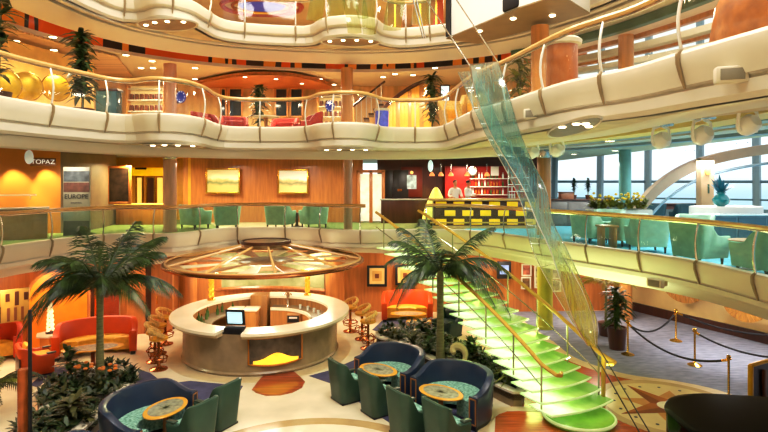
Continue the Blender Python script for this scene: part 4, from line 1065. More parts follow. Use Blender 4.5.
MB().tube([(0, 0, .4), (0, 0, 1.6)], .04, 7).build('stem', m_trunk, t)
for k in range(9):
    o = frond(.95, .7, .7, 20, .28, .03).build('frond', mat('pale_leaf', '#b9a94a', rough=.5, var=.2), t, smooth=0, loc=(0, 0, 1.55)); o.rotation_euler.z = k * 2.4  # pale yellow of the leaves stands in for light from below
potted('potted_plant', 'tall dark potted tree behind the left railing of the middle gallery', (X(80, 12.6), 12.7, 6.0), .45, .25, 2.35, m_leaf, m_dark, 24, .48, .06)
potted('potted_plant', 'leafy potted plant cut off by the left edge of the middle gallery', (X(-10, 9.8), 10.0, 6.0), .4, .22, 2.75, m_leaf, m_dark, 12, .45, .06)
potted('potted_plant', 'slim potted plant between the dark windows of the middle gallery', (X(259, 17.6), 17.6, 6.0), .45, .22, 2.0, m_leaf, m_dark, 16, .42, .05)
t = potted('potted_palm', 'lush potted palm beside the amber wood wall of the middle gallery', (X(432, 17.4), 17.4, 6.0), .45, .25, 2.3, m_leaf, m_dark, 20, .5, .05)
potted('potted_plant', 'green plant by the bright window on the right of the middle gallery', (X(519, 13.4), 13.4, 6.0), .5, .22, 2.0, m_leafy, m_dark, 10, .55, .04)
# ------------------------------------------------------------------ second deck, left side
def framed_picture(label, x, y, z, w, h, rz, mframe, mpic, extra=None, name='framed_picture', fw=.06, cat='picture'):
    t = thing(name, label, cat, (x, y, z), rz)       # local -y is the front
    mb = MB()
    for sx in (-1, 1): mb.box((sx * (w / 2 - fw / 2), 0, 0), (fw, .05, h), bev=.008)
    for sz in (-1, 1): mb.box((0, 0, sz * (h / 2 - fw / 2)), (w - 2 * fw, .05, fw), bev=.008)
    mb.build('frame', mframe, t)
    MB().box((0, .01, 0), (w - 2 * fw, .02, h - 2 * fw)).build('picture', mpic, t)
    return t
def landscape_mat(name, sky, land, dark):
    m, nt, out = _nt(name); b = nt.nodes.new('ShaderNodeBsdfPrincipled'); tc = nt.nodes.new('ShaderNodeTexCoord'); sx = nt.nodes.new('ShaderNodeSeparateXYZ')
    nt.links.new(tc.outputs['Object'], sx.inputs[0])
    n = nt.nodes.new('ShaderNodeTexNoise'); n.inputs['Scale'].default_value = 3; n.inputs['Detail'].default_value = 6; nt.links.new(tc.outputs['Object'], n.inputs['Vector'])
    ma = nt.nodes.new('ShaderNodeMath'); ma.operation = 'MULTIPLY_ADD'; ma.inputs[1].default_value = .35; nt.links.new(n.outputs['Fac'], ma.inputs[0]); nt.links.new(sx.outputs['Z'], ma.inputs[2])
    colr = _ramp(nt, [(.0, lin(land)), (.12, lin(dark)), (.2, lin(land)), (.3, lin(sky))], ma.outputs[0])
    nt.links.new(colr, b.inputs['Base Color']); b.inputs['Roughness'].default_value = .4; nt.links.new(b.outputs[0], out.inputs[0]); return m
framed_picture('gold-framed landscape painting with tall warm sky, the left one of the pair', X(223, 22.5), 22.5, Z(181, 22.5), 1.42, 1.05, 0, m_gold, landscape_mat('painting_a', '#f2e2b0', '#c9b06a', '#6f7a52'))
framed_picture('gold-framed landscape painting with pale cloudy sky, the right one of the pair', X(293, 22.6), 22.6, Z(181.5, 22.6), 1.28, 1.02, 0, m_gold, landscape_mat('painting_b', '#ece6d6', '#d2b878', '#7f7a58'))
# mint tub chairs by the paintings
m_leg = mat('dark_leg', '#3a2016', rough=.4)
ch = make_club('tub_chair', 'mint tub chair at the left end of the row under the paintings', (X(195, 19.9), 19.9, 3.0), face_rz(.5, .85), m_teal2, m_teal2d, legs=True, mleg=m_leg, w=.86, d=.8, back=.86, arm=.66)
dup(ch, (X(227, 19.7), 19.7, 3.0), face_rz(-.35, .93), 'mint tub chair below the left landscape painting')
dup(ch, (X(280, 19.9), 19.9, 3.0), face_rz(.3, .95), 'mint tub chair below the right landscape painting')
dup(ch, (X(314, 20.2), 20.2, 3.0), face_rz(-.5, .86), 'mint tub chair nearest the column right of the paintings')
make_table('small_table', 'small dark table between the two mint tub chairs under the right painting', (X(297, 20.6), 20.6, 3.0), 0, .3, .3, .55, m_dark, m_dark, mped=m_dark)
# shop at the far left: sign, clock, poster, counters
t = thing('shop_sign', 'white raised lettering of a shop name on the orange wall', 'sign', (X(43, 17.2), 17.2, Z(162, 17.2)), math.radians(25))
text('lettering', 'TOPAZ', .2, mat('sign_white', '#f4efe6', rough=.4, emis=.5), (0, 0, 0), (PI / 2, 0, 0), t)
MB().box((0, .05, 0), (.7, .05, .26), bev=.01).build('backing', mat('sign_brown', '#7a4a22', rough=.6), t)
t = thing('wall_disc', 'oval white disc hanging under the ceiling before the orange shop wall', 'sign', (X(29, 15.2), 15.2, Z(157, 15.2)))
MB().ball((0, 0, 0), (.13, .04, .2), 20, 12).build('disc', mat('disc_white', '#dfe9ea', rough=.3, emis=.25), t)
MB().tube([(0, 0, .2), (0, 0, .36)], .015, 6).build('hanger', m_steel, t)
t = thing('poster_panel', 'grey upright poster reading EUROPE with harbour picture above', 'poster', (X(77, 17.3), 17.3, 3.0), .1)
MB().box((0, 0, 1.1), (.82, .06, 2.2), bev=.01).build('panel', mat('poster_grey', '#8f8c7c', rough=.5, var=.06), t)
MB().box((0, -.035, 1.9), (.78, .012, .34)).build('photo_strip', mat('poster_photo', '#444b50', rough=.4, var=.6, scale=5), t)
MB().box((0, -.035, 1.55), (.78, .012, .3)).build('red_strip', mat('poster_red', '#5c3a30', rough=.5, var=.4, scale=6), t)
text('title', 'EUROPE', .2, m_black, (0, -.05, 1.25), (PI / 2, 0, 0), t)
text('small_line', 'SHOPPING', .07, m_black, (0, -.05, 1.05), (PI / 2, 0, 0), t)
MB().box((0, -.035, .25), (.78, .012, .45)).build('dark_base', mat('poster_dark', '#4d4a44', rough=.5), t)
t = thing('display_counter', 'long low shop counter in front of the orange wall at far left', 'counter', (X(14, 16.2), 16.2, 3.0), math.radians(30))
MB().box((0, 0, .45), (1.7, .5, .9), bev=.02).build('body', mat('counter_body', '#8a6a48', rough=.4, var=.2), t)
MB().box((0, 0, .93), (1.8, .6, .05), bev=.01).build('top', mat('counter_grey', '#a9a59a', rough=.25), t)
t = thing('wall_shelf', 'thin pale shelf on the orange wall at far left', 'shelf', (X(13, 16.4), 16.3, Z(195, 16.4)), math.radians(30))
MB().box((0, -.1, 0), (1.3, .22, .04)).build('board', m_cream, t)
for s in (-1, 1): MB().box((s * .5, -.04, -.07), (.03, .1, .1)).build('bracket', m_steel, t)
# lift lobby: gold panelled wall with doors and dark picture
def lobby_door(label, px0, px1, d, z1, m, mf):
    w = X(px1, d) - X(px0, d)
    t = thing('lift_door', label, 'door', (X((px0 + px1) / 2, d), d, 3.0))
    MB().box((0, 0, z1 / 2), (w, .06, z1)).build('leaf', m, t)
    for s in (-1, 1): MB().box((s * w / 2, -.02, z1 / 2), (.06, .1, z1)).build('jamb', mf, t)
    MB().box((0, -.02, z1 + .03), (w + .06, .1, .06)).build('lintel', mf, t)
    return t
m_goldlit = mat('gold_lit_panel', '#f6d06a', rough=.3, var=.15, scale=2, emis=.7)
lobby_door('bright gold lit lift door, left of the pair in the lobby', 137, 143, 24.1, 1.9, m_goldlit, m_gold)
lobby_door('bright gold lit lift door nearest the round column', 157, 164, 24.1, 1.9, m_goldlit, m_gold)
lobby_door('brown wooden lobby door between the two lit ones', 147, 155, 24.1, 1.9, m_dark, m_gold)
t = thing('header_panel', 'glowing yellow header panel above the lobby doors', 'panel', (X(147, 23.9), 23.9, 3.0))
MB().box((0, 0, 2.16), (1.7, .1, .36), bev=.01).build('fascia', mat('yellow_lit', '#f2b705', rough=.4, emis=.6), t)
MB().box((-.25, -.06, 2.3), (.5, .03, .09)).build('dark_sign', m_black, t)
for s in (-1, 1): MB().box((s * .87, 0, 1.1), (.1, .12, 2.2)).build('side_post', m_orange, t)
framed_picture('large dark picture in an orange frame in the lift lobby', X(119, 21.0), 21.0, Z(185, 21), .92, 1.5, .1, m_orange, mat('dark_picture', '#3a2a20', rough=.3, var=.8, scale=4), fw=.1)
t = thing('lobby_ledge', 'orange lit counter below the lobby doors', 'counter', (X(142, 21.5), 21.8, 3.0))
MB().box((0, 0, .4), (2.2, .4, .8), bev=.02).build('body', m_orange, t); MB().box((0, 0, .82), (2.3, .5, .05), bev=.01).build('top', m_goldlit, t)
# glass door between the columns
t = thing('glass_door', 'glass double door in a wooden frame right of the paintings', 'door', (X(371, 22.9), 22.8, 3.0))
for s in (-1, 0, 1): MB().box((s * .52, 0, 1.1), (.14, .12, 2.2), bev=.01).build('frame_post', m_orange, t)
MB().box((0, 0, 2.16), (1.2, .12, .12), bev=.01).build('frame_head', m_orange, t)
for s in (-1, 1):
    MB().box((s * .26, .02, 1.05), (.4, .03, 2.0)).build('pane', mat('bright_pane', '#e6e3d0', rough=.2, var=.2, scale=3, emis=.5), t)
# ------------------------------------------------------------------ second deck bar
m_red = mat('red_lacquer', '#b01f14', rough=.35, var=.25, scale=2)
t = thing('bar_back_wall', 'red lacquered wall with lit bottle shelves behind the upper bar', 'shelf unit', (X(487, 23.4), 23.5, 3.0))
MB().box((0, .1, 1.2), (3.6, .1, 2.4)).build('red_panel', m_red, t)
for zz in (1.15, 1.5, 1.85): MB().box((.2, -.02, zz), (1.9, .26, .03)).build('shelf', m_white, t)
for zz in (1.0, 1.3, 1.6, 1.9): MB().box((1.35, -.02, zz), (.9, .28, .03)).build('shelf', mat('lit_shelf', '#e8efe6', rough=.3, emis=.3), t)
for xx in (.9, 1.8): MB().box((xx, -.02, 1.2), (.04, .3, 2.2)).build('upright', m_steel, t)
b2 = None
spots = [(-.6 + .13 * k, zz) for zz in (1.165, 1.515, 1.865) for k in range(11)] + [(.98 + .11 * k, zz) for zz in (1.015, 1.315, 1.615, 1.915) for k in range(8)]
pal = [mat('bottle_amber', '#b8702a', rough=.15), mat('bottle_clear', '#dfe3d8', rough=.1), mat('bottle_green', '#4d6b35'), mat('bottle_redl', '#c23b24', rough=.15)]
bots = []
for i, mm in enumerate(pal):
    b = thing('bottle', ['amber', 'clear', 'green', 'red'][i] + ' bottle on the lit shelves behind the upper bar', 'bottle', (0, 0, 0), 0, ['amber', 'clear', 'green', 'red'][i] + ' bottles behind the upper bar')
    MB().lathe([(.035, 0), (.037, .15), (.014, .2), (.014, .26), (0, .26)], n=8).build('body', mm, b); bots.append(b)
used = [0] * 4
for k, (dx, zz) in enumerate(spots):
    i = random.randrange(4); p = (X(487, 23.4) + dx, 23.44, 3 + zz)
    if not used[i]: bots[i].location = p; used[i] = 1
    else: dup(bots[i], p)
t = thing('wall_clock', 'round silver disc on the red wall above the bottle shelves', 'clock', (X(474, 22.9), 23.3, Z(171, 23.3)))
MB().lathe([(0, -.03), (.19, -.03), (.22, 0), (.2, .04), (0, .04)], n=28).xf(Matrix.Rotation(PI / 2, 4, 'X')).build('rim', m_steel, t)
MB().lathe([(0, 0), (.16, 0), (.16, .012), (0, .012)], n=28).xf(Matrix.Translation((0, -.045, 0)) @ Matrix.Rotation(PI / 2, 4, 'X')).build('face', mat('clock_face', '#a9bcc6', rough=.3), t)
t = thing('wall_notice', 'white square lit panel on the red wall', 'panel', (X(495, 23.3), 23.36, Z(171, 23.3)))
MB().box((0, 0, 0), (.3, .04, .36)).build('board', mat('notice', '#f7efe6', rough=.4, emis=.4), t)
MB().box((0, -.01, 0), (.34, .03, .4)).build('frame', m_white, t)
# counter with yellow chequer panels
cnt = thing('upper_bar_counter', 'dark upper bar counter with a yellow chequered front', 'bar counter', (X(487, 20.3), 20.3, 3.0))
cw = X(553, 20.3) - X(437, 20.3)
MB().box((0, 0, .5), (cw - .3, .6, 1.0), bev=.02).build('front', m_dark, cnt)
MB().box((0, -.04, 1.06), (cw + .1, .86, .08), bev=.02).build('top', mat('bar_top', '#b89a62', rough=.2, var=.15, coat=.4), cnt)
MB().tube([(-cw / 2, -.46, .22), (cw / 2 - .6, -.46, .22)], .03, 8).build('foot_rail', m_brass, cnt)
MB().box((0, -.36, .05), (cw - .2, .2, .1)).build('kick_board', m_rail, cnt)
m_ypan = mat('yellow_panel', '#f5c010', rough=.4, var=.1, emis=.6)
for r in range(3):
    for c in range(6):
        MB().box((-cw / 2 + .42 + c * .66 + (.33 if r == 1 else 0), -.315, .24 + r * .32), (.4, .02, .21), bev=.004).build('yellow_panel', m_ypan, cnt)
MB().box((cw / 2 - .1, .02, .5), (.3, .7, .98), bev=.03).build('end_block', mat('end_blue', '#4a5564', rough=.3), cnt)
t = thing('glowing_cone', 'glowing yellow draped cone lamp at the left end of the upper bar', 'lamp', (X(436, 21.4), 21.4, 3.0))
MB().lathe([(.55, .25), (.5, .5), (.3, 1.05), (.14, 1.4), (.05, 1.5), (0, 1.5)], n=18).build('shade', mat('cone_glow', '#f2e06a', rough=.5, var=.3, scale=6, emis=.7), t)
MB().lathe([(.3, 0), (.32, .1), (.28, .3), (0, .3)], n=16).build('base', m_dark, t)
pd = None
for px in (432, 441, 451, 467, 487):
    lab = 'small red-orange pendant lamp over the upper bar, ' + {432: 'leftmost of the row', 441: 'second from left', 451: 'third from left', 467: 'second from right', 487: 'rightmost of the row'}[px]
    loc = (X(px, 20.2), 20.2, Z(176, 20.2))
    if pd is None:
        pd = thing('pendant_lamp', lab, 'lamp', loc)
        MB().tube([(0, 0, .08), (0, 0, .46)], .012, 5).build('cord', m_steel, pd)
        MB().lathe([(.1, 0), (.09, .06), (.03, .14), (0, .15)], n=14).build('shade', mat('pendant_red', '#f08a50', rough=.3, emis=1.2), pd)
    else: dup(pd, loc, 0, lab)
t = thing('hanging_lantern', 'white oval hanging lantern left of the upper bar', 'lamp', (X(430.5, 18.6), 18.6, Z(166, 18.6)))
MB().ball((0, 0, 0), (.09, .09, .2), 16, 10).build('globe', mat('lantern', '#d6f0ee', rough=.3, emis=.8), t)
MB().tube([(0, 0, .18), (0, 0, .3)], .012, 5).build('cord', m_steel, t)
t = thing('lit_picture_case', 'lit upright display picture on the dark red wall left of the upper bar', 'picture', (X(412, 23.7), 24.0, Z(182, 23.7)))
MB().box((0, 0, 0), (.95, .05, 1.35), bev=.01).build('frame', mat('case_red', '#7d2a1c', rough=.35), t)
MB().box((0, -.03, 0), (.42, .03, .62)).build('picture', mat('case_pic', '#b9c9c4', rough=.3, var=.6, scale=5, emis=.35), t)
MB().ball((0, -.08, .42), .07, 10, 8).build('lamp', m_warmglow, t)
t = thing('dark_door', 'nearly black double door left of the lit display picture', 'door', (X(393, 23.9), 24.0, 3.0))
for s in (-1, 1):
    l = MB().box((s * .35, 0, 1.12), (.68, .06, 2.24), bev=.01).build('leaf', mat('door_dark', '#241713', rough=.35), t)
MB().box((.3, -.04, 1.35), (.2, .02, .1)).build('plate', m_copper, t)
t = thing('service_counter', 'low grey counter along the dark red wall left of the upper bar', 'counter', (X(405, 22.5), 22.6, 3.0))
MB().box((0, 0, .48), (2.0, .5, .96), bev=.02).build('body', m_dark, t); MB().box((0, 0, .98), (2.1, .6, .05), bev=.01).build('top', mat('counter_grey', '#a9a59a'), t)

# ------------------------------------------------------------------ the two bartenders
m_skin = mat('skin', '#c58d66', rough=.5, var=.05)
m_jacket = mat('white_jacket', '#f4f1ea', rough=.6, var=.03)
m_hair = mat('dark_hair', '#1d130e', rough=.6)
def person(label, loc, rz, pose):
    """standing figure: skin-modifier body over a joint skeleton, local -y is the front"""
    t = thing('person', label, 'person', loc, rz)
    def skin(name, joints, edges, m, root=0):
        me = bpy.data.meshes.new(name); me.from_pydata([j[:3] for j in joints], edges, []); me.materials.append(m)
        o = bpy.data.objects.new(name, me); COL.objects.link(o); o.parent = t
        md_ = o.modifiers.new('skin', 'SKIN'); md_.use_smooth_shade = True
        for i, j in enumerate(joints):
            v = me.skin_vertices[0].data[i]; v.radius = (j[3], j[4] if len(j) > 4 else j[3]); v.use_root = (i == root)
        s = o.modifiers.new('sub', 'SUBSURF'); s.levels = 2; s.render_levels = 2
        return o
    (lx, ly, lz), (mx, my, mz) = pose['lh'], pose['rh']; ex = pose.get('elb', .06)
    J = [(0, .0, .95, .15, .11), (0, 0, 1.12, .14, .1), (0, -.01, 1.3, .17, .11), (0, 0, 1.43, .12, .08), (0, -.01, 1.5, .055), (0, -.02, 1.58, .06),
         (-.19, 0, 1.41, .06), (-.25 - ex * .3, -.02, 1.16, .045), (lx, ly, lz, .034), (.19, 0, 1.41, .06), (.25 + ex * .3, -.02, 1.16, .045), (mx, my, mz, .034),
         (-.09, 0, .86, .095), (-.1, -.01, .48, .065), (-.1, .02, .09, .045), (-.1, -.14, .04, .035), (.09, 0, .86, .095), (.1, -.01, .48, .065), (.1, .02, .09, .045), (.1, -.14, .04, .035)]
    E = [(0, 1), (1, 2), (2, 3), (3, 4), (4, 5), (3, 6), (6, 7), (7, 8), (3, 9), (9, 10), (10, 11), (0, 12), (12, 13), (13, 14), (14, 15), (0, 16), (16, 17), (17, 18), (18, 19)]
    b = skin('body', J, E, m_skin)
    hd = MB(); hd.ball((0, -.025, 1.665), (.075, .092, .115), 18, 14)
    hd.ball((0, -.118, 1.655), (.014, .02, .024), 8, 6); hd.ball((0, -.055, 1.59), (.05, .055, .04), 12, 8)
    for s in (-1, 1): hd.ball((s * .076, -.01, 1.66), (.012, .022, .032), 8, 6)
    hd.build('head', m_skin, t)
    fc_ = MB()
    for s in (-1, 1): fc_.ball((s * .03, -.108, 1.678), (.011, .008, .007), 8, 6)
    fc_.build('eyes', m_black, t)
    MB().ball((0, -.112, 1.608), (.024, .008, .007), 10, 6).build('mouth', mat('lips', '#9a5348', rough=.5), t)
    MB().ball((0, -.005, 1.695), (.083, .096, .105), 18, 14, z0=-.1).build('hair', m_hair, t)
    for (hx, hy, hz), s in ((pose['lh'], -1), (pose['rh'], 1)):
        MB().ball((hx, hy - .035, hz - .01), (.038, .05, .018), 12, 8).build('palm', m_skin, t)
        for f in range(4):
            L_ = (.062, .072, .068, .052)[f]; fx = hx + (f - 1.5) * .019
            MB().tube([(fx, hy - .075, hz - .008), (fx, hy - .075 - L_ * .5, hz - .004), (fx, hy - .075 - L_ * .85, hz - .022)], [.0088, .0082, .006], 6).build('finger', m_skin, t)
        MB().tube([(hx - s * .03, hy - .03, hz), (hx - s * .055, hy - .06, hz - .005), (hx - s * .055, hy - .085, hz - .012)], [.011, .01, .007], 6).build('thumb', m_skin, t)
    JJ = [(x, y, z, r + .018, (q[0] if q else r) + .018) for x, y, z, r, *q in [J[1], J[2], J[3], J[6], J[7], J[9], J[10]]]
    JJ[2] = (0, 0, 1.42, .125, .09)
    JJ += [(lx * .86 - .03, ly * .8, lz + .03, .048), (mx * .86 + .03, my * .8, mz + .03, .048), (0, 0, .9, .17, .125)]
    skin('jacket', JJ, [(0, 1), (1, 2), (2, 3), (3, 4), (4, 7), (2, 5), (5, 6), (6, 8), (0, 9)], m_jacket)
    TT = [(0, 0, .93, .15, .115)] + [(x, y, z, r + .02) for x, y, z, r, *q in (J[12], J[13], J[14], J[16], J[17], J[18])]
    skin('trousers', TT, [(0, 1), (1, 2), (2, 3), (0, 4), (4, 5), (5, 6)], m_black)
    return t
person('bartender in a white jacket facing the counter beside the glowing cone lamp', (X(455, 21.5), 21.5, 3.0), .25, {'lh': (-.2, -.3, 1.1), 'rh': (.22, -.28, 1.1)})
person('bartender in a white jacket turned sideways, right of the other bartender', (X(468, 21.6), 21.6, 3.0), 1.0, {'lh': (-.16, -.32, 1.14), 'rh': (.2, -.3, 1.2)})

# ------------------------------------------------------------------ second deck, sea side lounge
a1 = make_club('lounge_armchair', 'mint armchair seen from the side at the left end of the terrace', (X(590, 15.4), 15.4, 3.0), face_rz(.9, .35), m_teal2, m_teal2d, legs=True, mleg=m_leg, w=.8, d=.78, back=.86, arm=.62)
dup(a1, (X(627, 14.6), 14.65, 3.0), face_rz(-.15, .98), 'mint armchair with its back to the railing, left of the pair'); 
dup(a1, (X(648, 13.3), 13.35, 3.0), face_rz(.1, .99), 'mint armchair with its teal side showing, right of the pair')
dup(a1, (X(698, 11.4), 11.4, 3.0), face_rz(.95, .3), 'wide mint armchair at the middle of the terrace, open to the right')
dup(a1, (X(772, 9.75), 9.9, 3.0), face_rz(-.2, .97), 'mint armchair cut off by the right edge of the picture')
dup(a1, (X(696, 13.6), 13.7, 3.0), face_rz(-.6, -.8), 'mint armchair facing the camera behind the wide one')
dup(a1, (X(612, 15.9), 16.3, 3.0), face_rz(-.7, -.7), 'mint armchair half hidden behind the leftmost terrace armchair')
t = thing('side_table', 'small square wooden table between the leftmost terrace armchairs', 'table', (X(607, 14.3), 14.3, 3.0))
MB().box((0, 0, .56), (.46, .44, .05), bev=.01).build('table_top', m_tan, t)
for sx in (-1, 1): MB().box((sx * .16, 0, .27), (.09, .32, .54), bev=.01).build('leg', m_tan, t)
make_table('pedestal_table', 'round wooden pedestal table near the right edge of the terrace', (X(753, 10.7), 10.75, 3.0), 0, .42, .36, .58, m_tan, m_tan, mped=m_dark)
# planter with yellow flowers
t = thing('flower_planter', 'long pale planter box of yellow flowers behind the terrace armchairs', 'planter', (X(620, 17.2), 17.3, 3.0))
MB().box((0, 0, .42), (1.95, .5, .84), bev=.02).build('box', mat('planter_grey', '#b9bfb4', rough=.5), t)
mb = MB()
for k in range(60): leafclump(mb, (random.uniform(-.9, .9), random.uniform(-.18, .18), .84 + random.uniform(0, .16)), 10, .4, .035, (.2, 1.4))
mb.build('leaves', m_leafy, t, smooth=0)
for k in range(40): MB().ball((random.uniform(-.85, .85), random.uniform(-.2, .2), 1.12 + random.uniform(0, .24)), (.05, .05, .04), 7, 5).build('bloom', mat('yellow_flower', '#e2c532', rough=.5, var=.2), t)
def topiary(label, x, y, z):
    t = thing('topiary', label, 'potted plant', (x, y, z))
    MB().lathe([(.08, 0), (.11, .16), (0, .16)], n=14).build('pot', m_dark, t); MB().tube([(0, 0, .14), (0, 0, .34)], .02, 6).build('stem', m_trunk, t)
    mb = MB()
    for k in range(16): leafclump(mb, (0, 0, .3 + .034 * k), 14, .17 * math.sin(PI * (.12 + .86 * k / 16)) + .02, .03, (-.3, .9), .2)
    mb.build('leaves', mat('topiary_green', '#1f3c33', rough=.5, var=.3), t, smooth=0)
# sideboard by the windows
t = thing('sideboard', 'dark sideboard by the windows left of the flower planter', 'sideboard', (X(577, 21.0), 21.2, 3.0))
MB().box((0, 0, .5), (2.4, .6, 1.0), bev=.02).build('body', mat('grey_wood', '#5e5a58', rough=.35, var=.2), t)
MB().box((0, 0, 1.02), (2.5, .7, .05), bev=.01).build('top', m_dark, t)
for k in (-1, 0, 1):
    d_ = MB().box((k * .78, -.31, .5), (.72, .02, .86), bev=.006).build('door', mat('grey_wood2', '#6f6a66', rough=.35, var=.2), t)
    MB().box((.28, -.03, 0), (.03, .03, .16)).build('handle', m_steel, d_, loc=(0, 0, 0)).location = (k * .78, -.31, .5)
topiary('small dark topiary on the sideboard, the left of two', X(574, 21.2), 21.2, 4.045)
topiary('small dark topiary on the sideboard, the right of two', X(588, 21.2), 21.2, 4.045)
t = thing('buffet_box', 'brown serving box on the sideboard by the window', 'box', (X(566, 21.2), 21.2, 4.045))
MB().box((0, 0, .12), (.5, .36, .24), bev=.02).build('body', mat('box_brown', '#8a5f48', rough=.4), t); MB().box((0, 0, .26), (.54, .4, .04), bev=.01).build('lid', m_dark, t)
# arched beam, sconce column, white drum with blue vase
AP = [W(636, 212, 19.5), W(652, 193, 19.3), W(672, 177, 19), W(696, 164.5, 18.6), W(722, 157, 18.2), W(748, 152, 17.8), W(790, 146, 17.2)]
t = thing('arched_beam', 'big curved beige structural beam crossing the sea windows', 'beam', AP[0])
pts = crom(AP, .3); mb = MB()
for p in pts:
    for dy, dz in ((-.16, -.16), (.16, -.16), (.16, .16), (-.16, .16)): mb.v.append((p.x - dz * .55, p.y + dy, p.z + dz * .9))
for i in range(len(pts) - 1):
    for q in range(4): mb.f.append((i * 4 + q, i * 4 + (q + 1) % 4, i * 4 + 4 + (q + 1) % 4, i * 4 + 4 + q))
mb.f += [(3, 2, 1, 0), tuple(len(mb.v) - 4 + q for q in range(4))]
mb.build('beam', mat('beam_beige', '#a8927c', rough=.5, var=.05), t, world=True)
MB().tube([tuple(p + Vector((.25, -.1, -.42))) for p in pts[:-1]], .05, 6).build('lower_tube', m_winframe, t, world=True)
t = thing('sconce_column', 'flat tan column with a lit wall sconce before the sea windows', 'column', (X(705, 17.6), 17.6, 3.0))
MB().box((0, 0, 1.25), (.42, .3, 2.5), bev=.02).build('shaft', mat('column_flat', '#b08f6c', rough=.45, var=.06), t)
MB().lathe([(.04, 0), (.09, .1), (.1, .2), (0, .2)], c=(-.02, -.2, 1.95), n=12).build('sconce', m_warmglow, t)
MB().box((.02, -.16, 1.5), (.05, .02, .3)).build('plate', m_green, t)
t = thing('white_drum', 'curved white parapet drum behind the terrace', 'partition', (X(730, 16.0), 16.2, 3.0))
MB().lathe([(1.05, 0), (1.05, .98), (1.0, 1.0), (0, 1.0)], n=40, sy=.6).build('drum', m_white, t)
MB().lathe([(1.06, .36), (1.07, .38), (1.07, .5), (1.06, .52)], n=40, sy=.6).build('band', m_winframe, t)
t = thing('blue_vase', 'deep teal glass vase of spiky leaves on the white drum', 'vase', (X(721, 16.0), 16.0, 4.0))
MB().lathe([(.09, 0), (.2, .08), (.24, .2), (.16, .32), (.1, .36), (.13, .42), (0, .42)], n=20).build('bowl', mat('teal_glaze', '#16858c', rough=.12, coat=.6), t)
mb = MB(); leafclump(mb, (0, 0, .36), 26, .62, .055, (.45, 1.5), .1); mb.build('leaves', mat('blue_leaf', '#1c6f84', rough=.3, var=.3), t, smooth=0)
# dark lounge tables and sofa behind the terrace
t = thing('long_table', 'long dark red table behind the terrace armchairs', 'table', (X(676, 21.2), 21.2, 3.0))
MB().box((0, 0, .84), (2.6, .7, .07), bev=.02).build('table_top', m_dark, t)
for sx in (-1, 1): MB().box((sx * 1.05, 0, .4), (.16, .5, .8), bev=.01).build('leg', mat('leg_red', '#8a5a52', rough=.4), t)
MB().box((0, 0, .72), (2.3, .5, .14)).build('apron', mat('leg_red', '#8a5a52'), t)
g = thing('glass_cabinet', 'low grey-blue glass-topped cabinet right of the terrace centre', 'cabinet', (X(748, 14.2), 14.3, 3.0))
MB().box((0, 0, .42), (2.4, .5, .84), bev=.01).build('body', mat('cab_blue', '#5c7f8e', rough=.3, var=.1), g)
MB().box((0, 0, .86), (2.5, .6, .04), bev=.01).build('top', mat('cab_top', '#bcd8dc', rough=.1), g)
for k in (-1, 0, 1): MB().box((k * .78, -.26, .42), (.72, .02, .76)).build('pane', mat('cab_pane', '#4a6a78', rough=.15), g)
dark_ch = make_club('dining_chair', 'dark teal chair at the long red table, the left one', (X(655, 20.2), 20.2, 3.0), face_rz(.2, .97), mat('dk_teal', '#1d4a52', rough=.5), mat('dk_teal', '#1d4a52'), legs=True, mleg=m_leg, w=.6, d=.6, back=.9, arm=.6)
dup(dark_ch, (X(682, 20.2), 20.2, 3.0), face_rz(-.1, .99), 'dark teal chair at the long red table, the right one')

# ------------------------------------------------------------------ spotlights under the right gallery
def make_spot(label, loc, rz):
    t = thing('stage_spotlight', label, 'spotlight', loc, rz)      # top of the mount at the ceiling
    MB().box((0, 0, .02), (.34, .16, .16), bev=.012).build('mount', m_steel, t)
    for s in (-1, 1): MB().tube([(.03 * s, 0, -.06), (.14 * s, 0, -.1), (.165 * s, 0, -.2), (.16 * s, 0, -.3), (.13 * s, 0, -.36)], .022, 6).build('yoke', mat('yoke_white', '#efeee8', rough=.3), t)
    MB().lathe([(0, .1), (.08, .1), (.115, .06), (.125, -.02), (.11, -.1), (.08, -.13), (0, -.12)], n=20).xf(Matrix.Translation((0, -.02, -.27)) @ Matrix.Rotation(1.1, 4, 'X')).build('head', mat('spot_body', '#ecece8', rough=.35), t)
    return t
zc = 5.37
def on_ring(px, py, z=5.2):
    d = FOC * (z - EYE) / (HOR - py); return X(px, d), d
s0 = None
for px, py, l in ((748, 120, 'nearest the right edge of the picture'), (702, 127, 'second from the right'), (661, 132, 'third from the right'), (557, 145, 'right of the glass ribbon'), (532, 146, 'half behind the glass ribbon')):
    d = {748: 6.8, 702: 8.0, 661: 9.0, 557: 12.0, 532: 13.0}[px]; loc = (X(px, d), d, 5.73)
    lab = 'white stage spotlight under the right gallery, ' + l
    if s0 is None: s0 = make_spot(lab, loc, .3)
    else: dup(s0, loc, .3, lab, sc=1.1)
def speaker(label, loc, rz, rx=0):
    t = thing('wall_speaker', label, 'speaker', loc, rz)
    MB().box((0, 0, 0), (.3, .14, .17), bev=.02).build('case', m_cream, t)
    MB().box((0, -.072, 0), (.22, .012, .12), bev=.004).build('grille', mat('grille', '#8d8775', rough=.6), t)
    MB().box((.1, .1, 0), (.1, .12, .1), bev=.01).build('bracket', m_beige, t)
speaker('small cream loudspeaker on the right balcony front near the edge', (X(731, 5.6), 5.6, Z(75, 5.6)), -.35)
speaker('small cream loudspeaker under the balcony left of the spotlights', (X(533, 9.2), 9.2, Z(114, 9.2)), -.5)
speaker('small cream loudspeaker on the left gallery front', (X(48, 10.9), 10.95, Z(130, 10.9)), .7)
speaker('pale loudspeaker on the front of the lower right gallery', (X(657, 10.45), 10.5, Z(284, 10.4)), -1.0)
speaker('small cream loudspeaker behind the top of the glass ribbon', (X(478, 12.0), 12.0, Z(128, 12.0)), -.6)

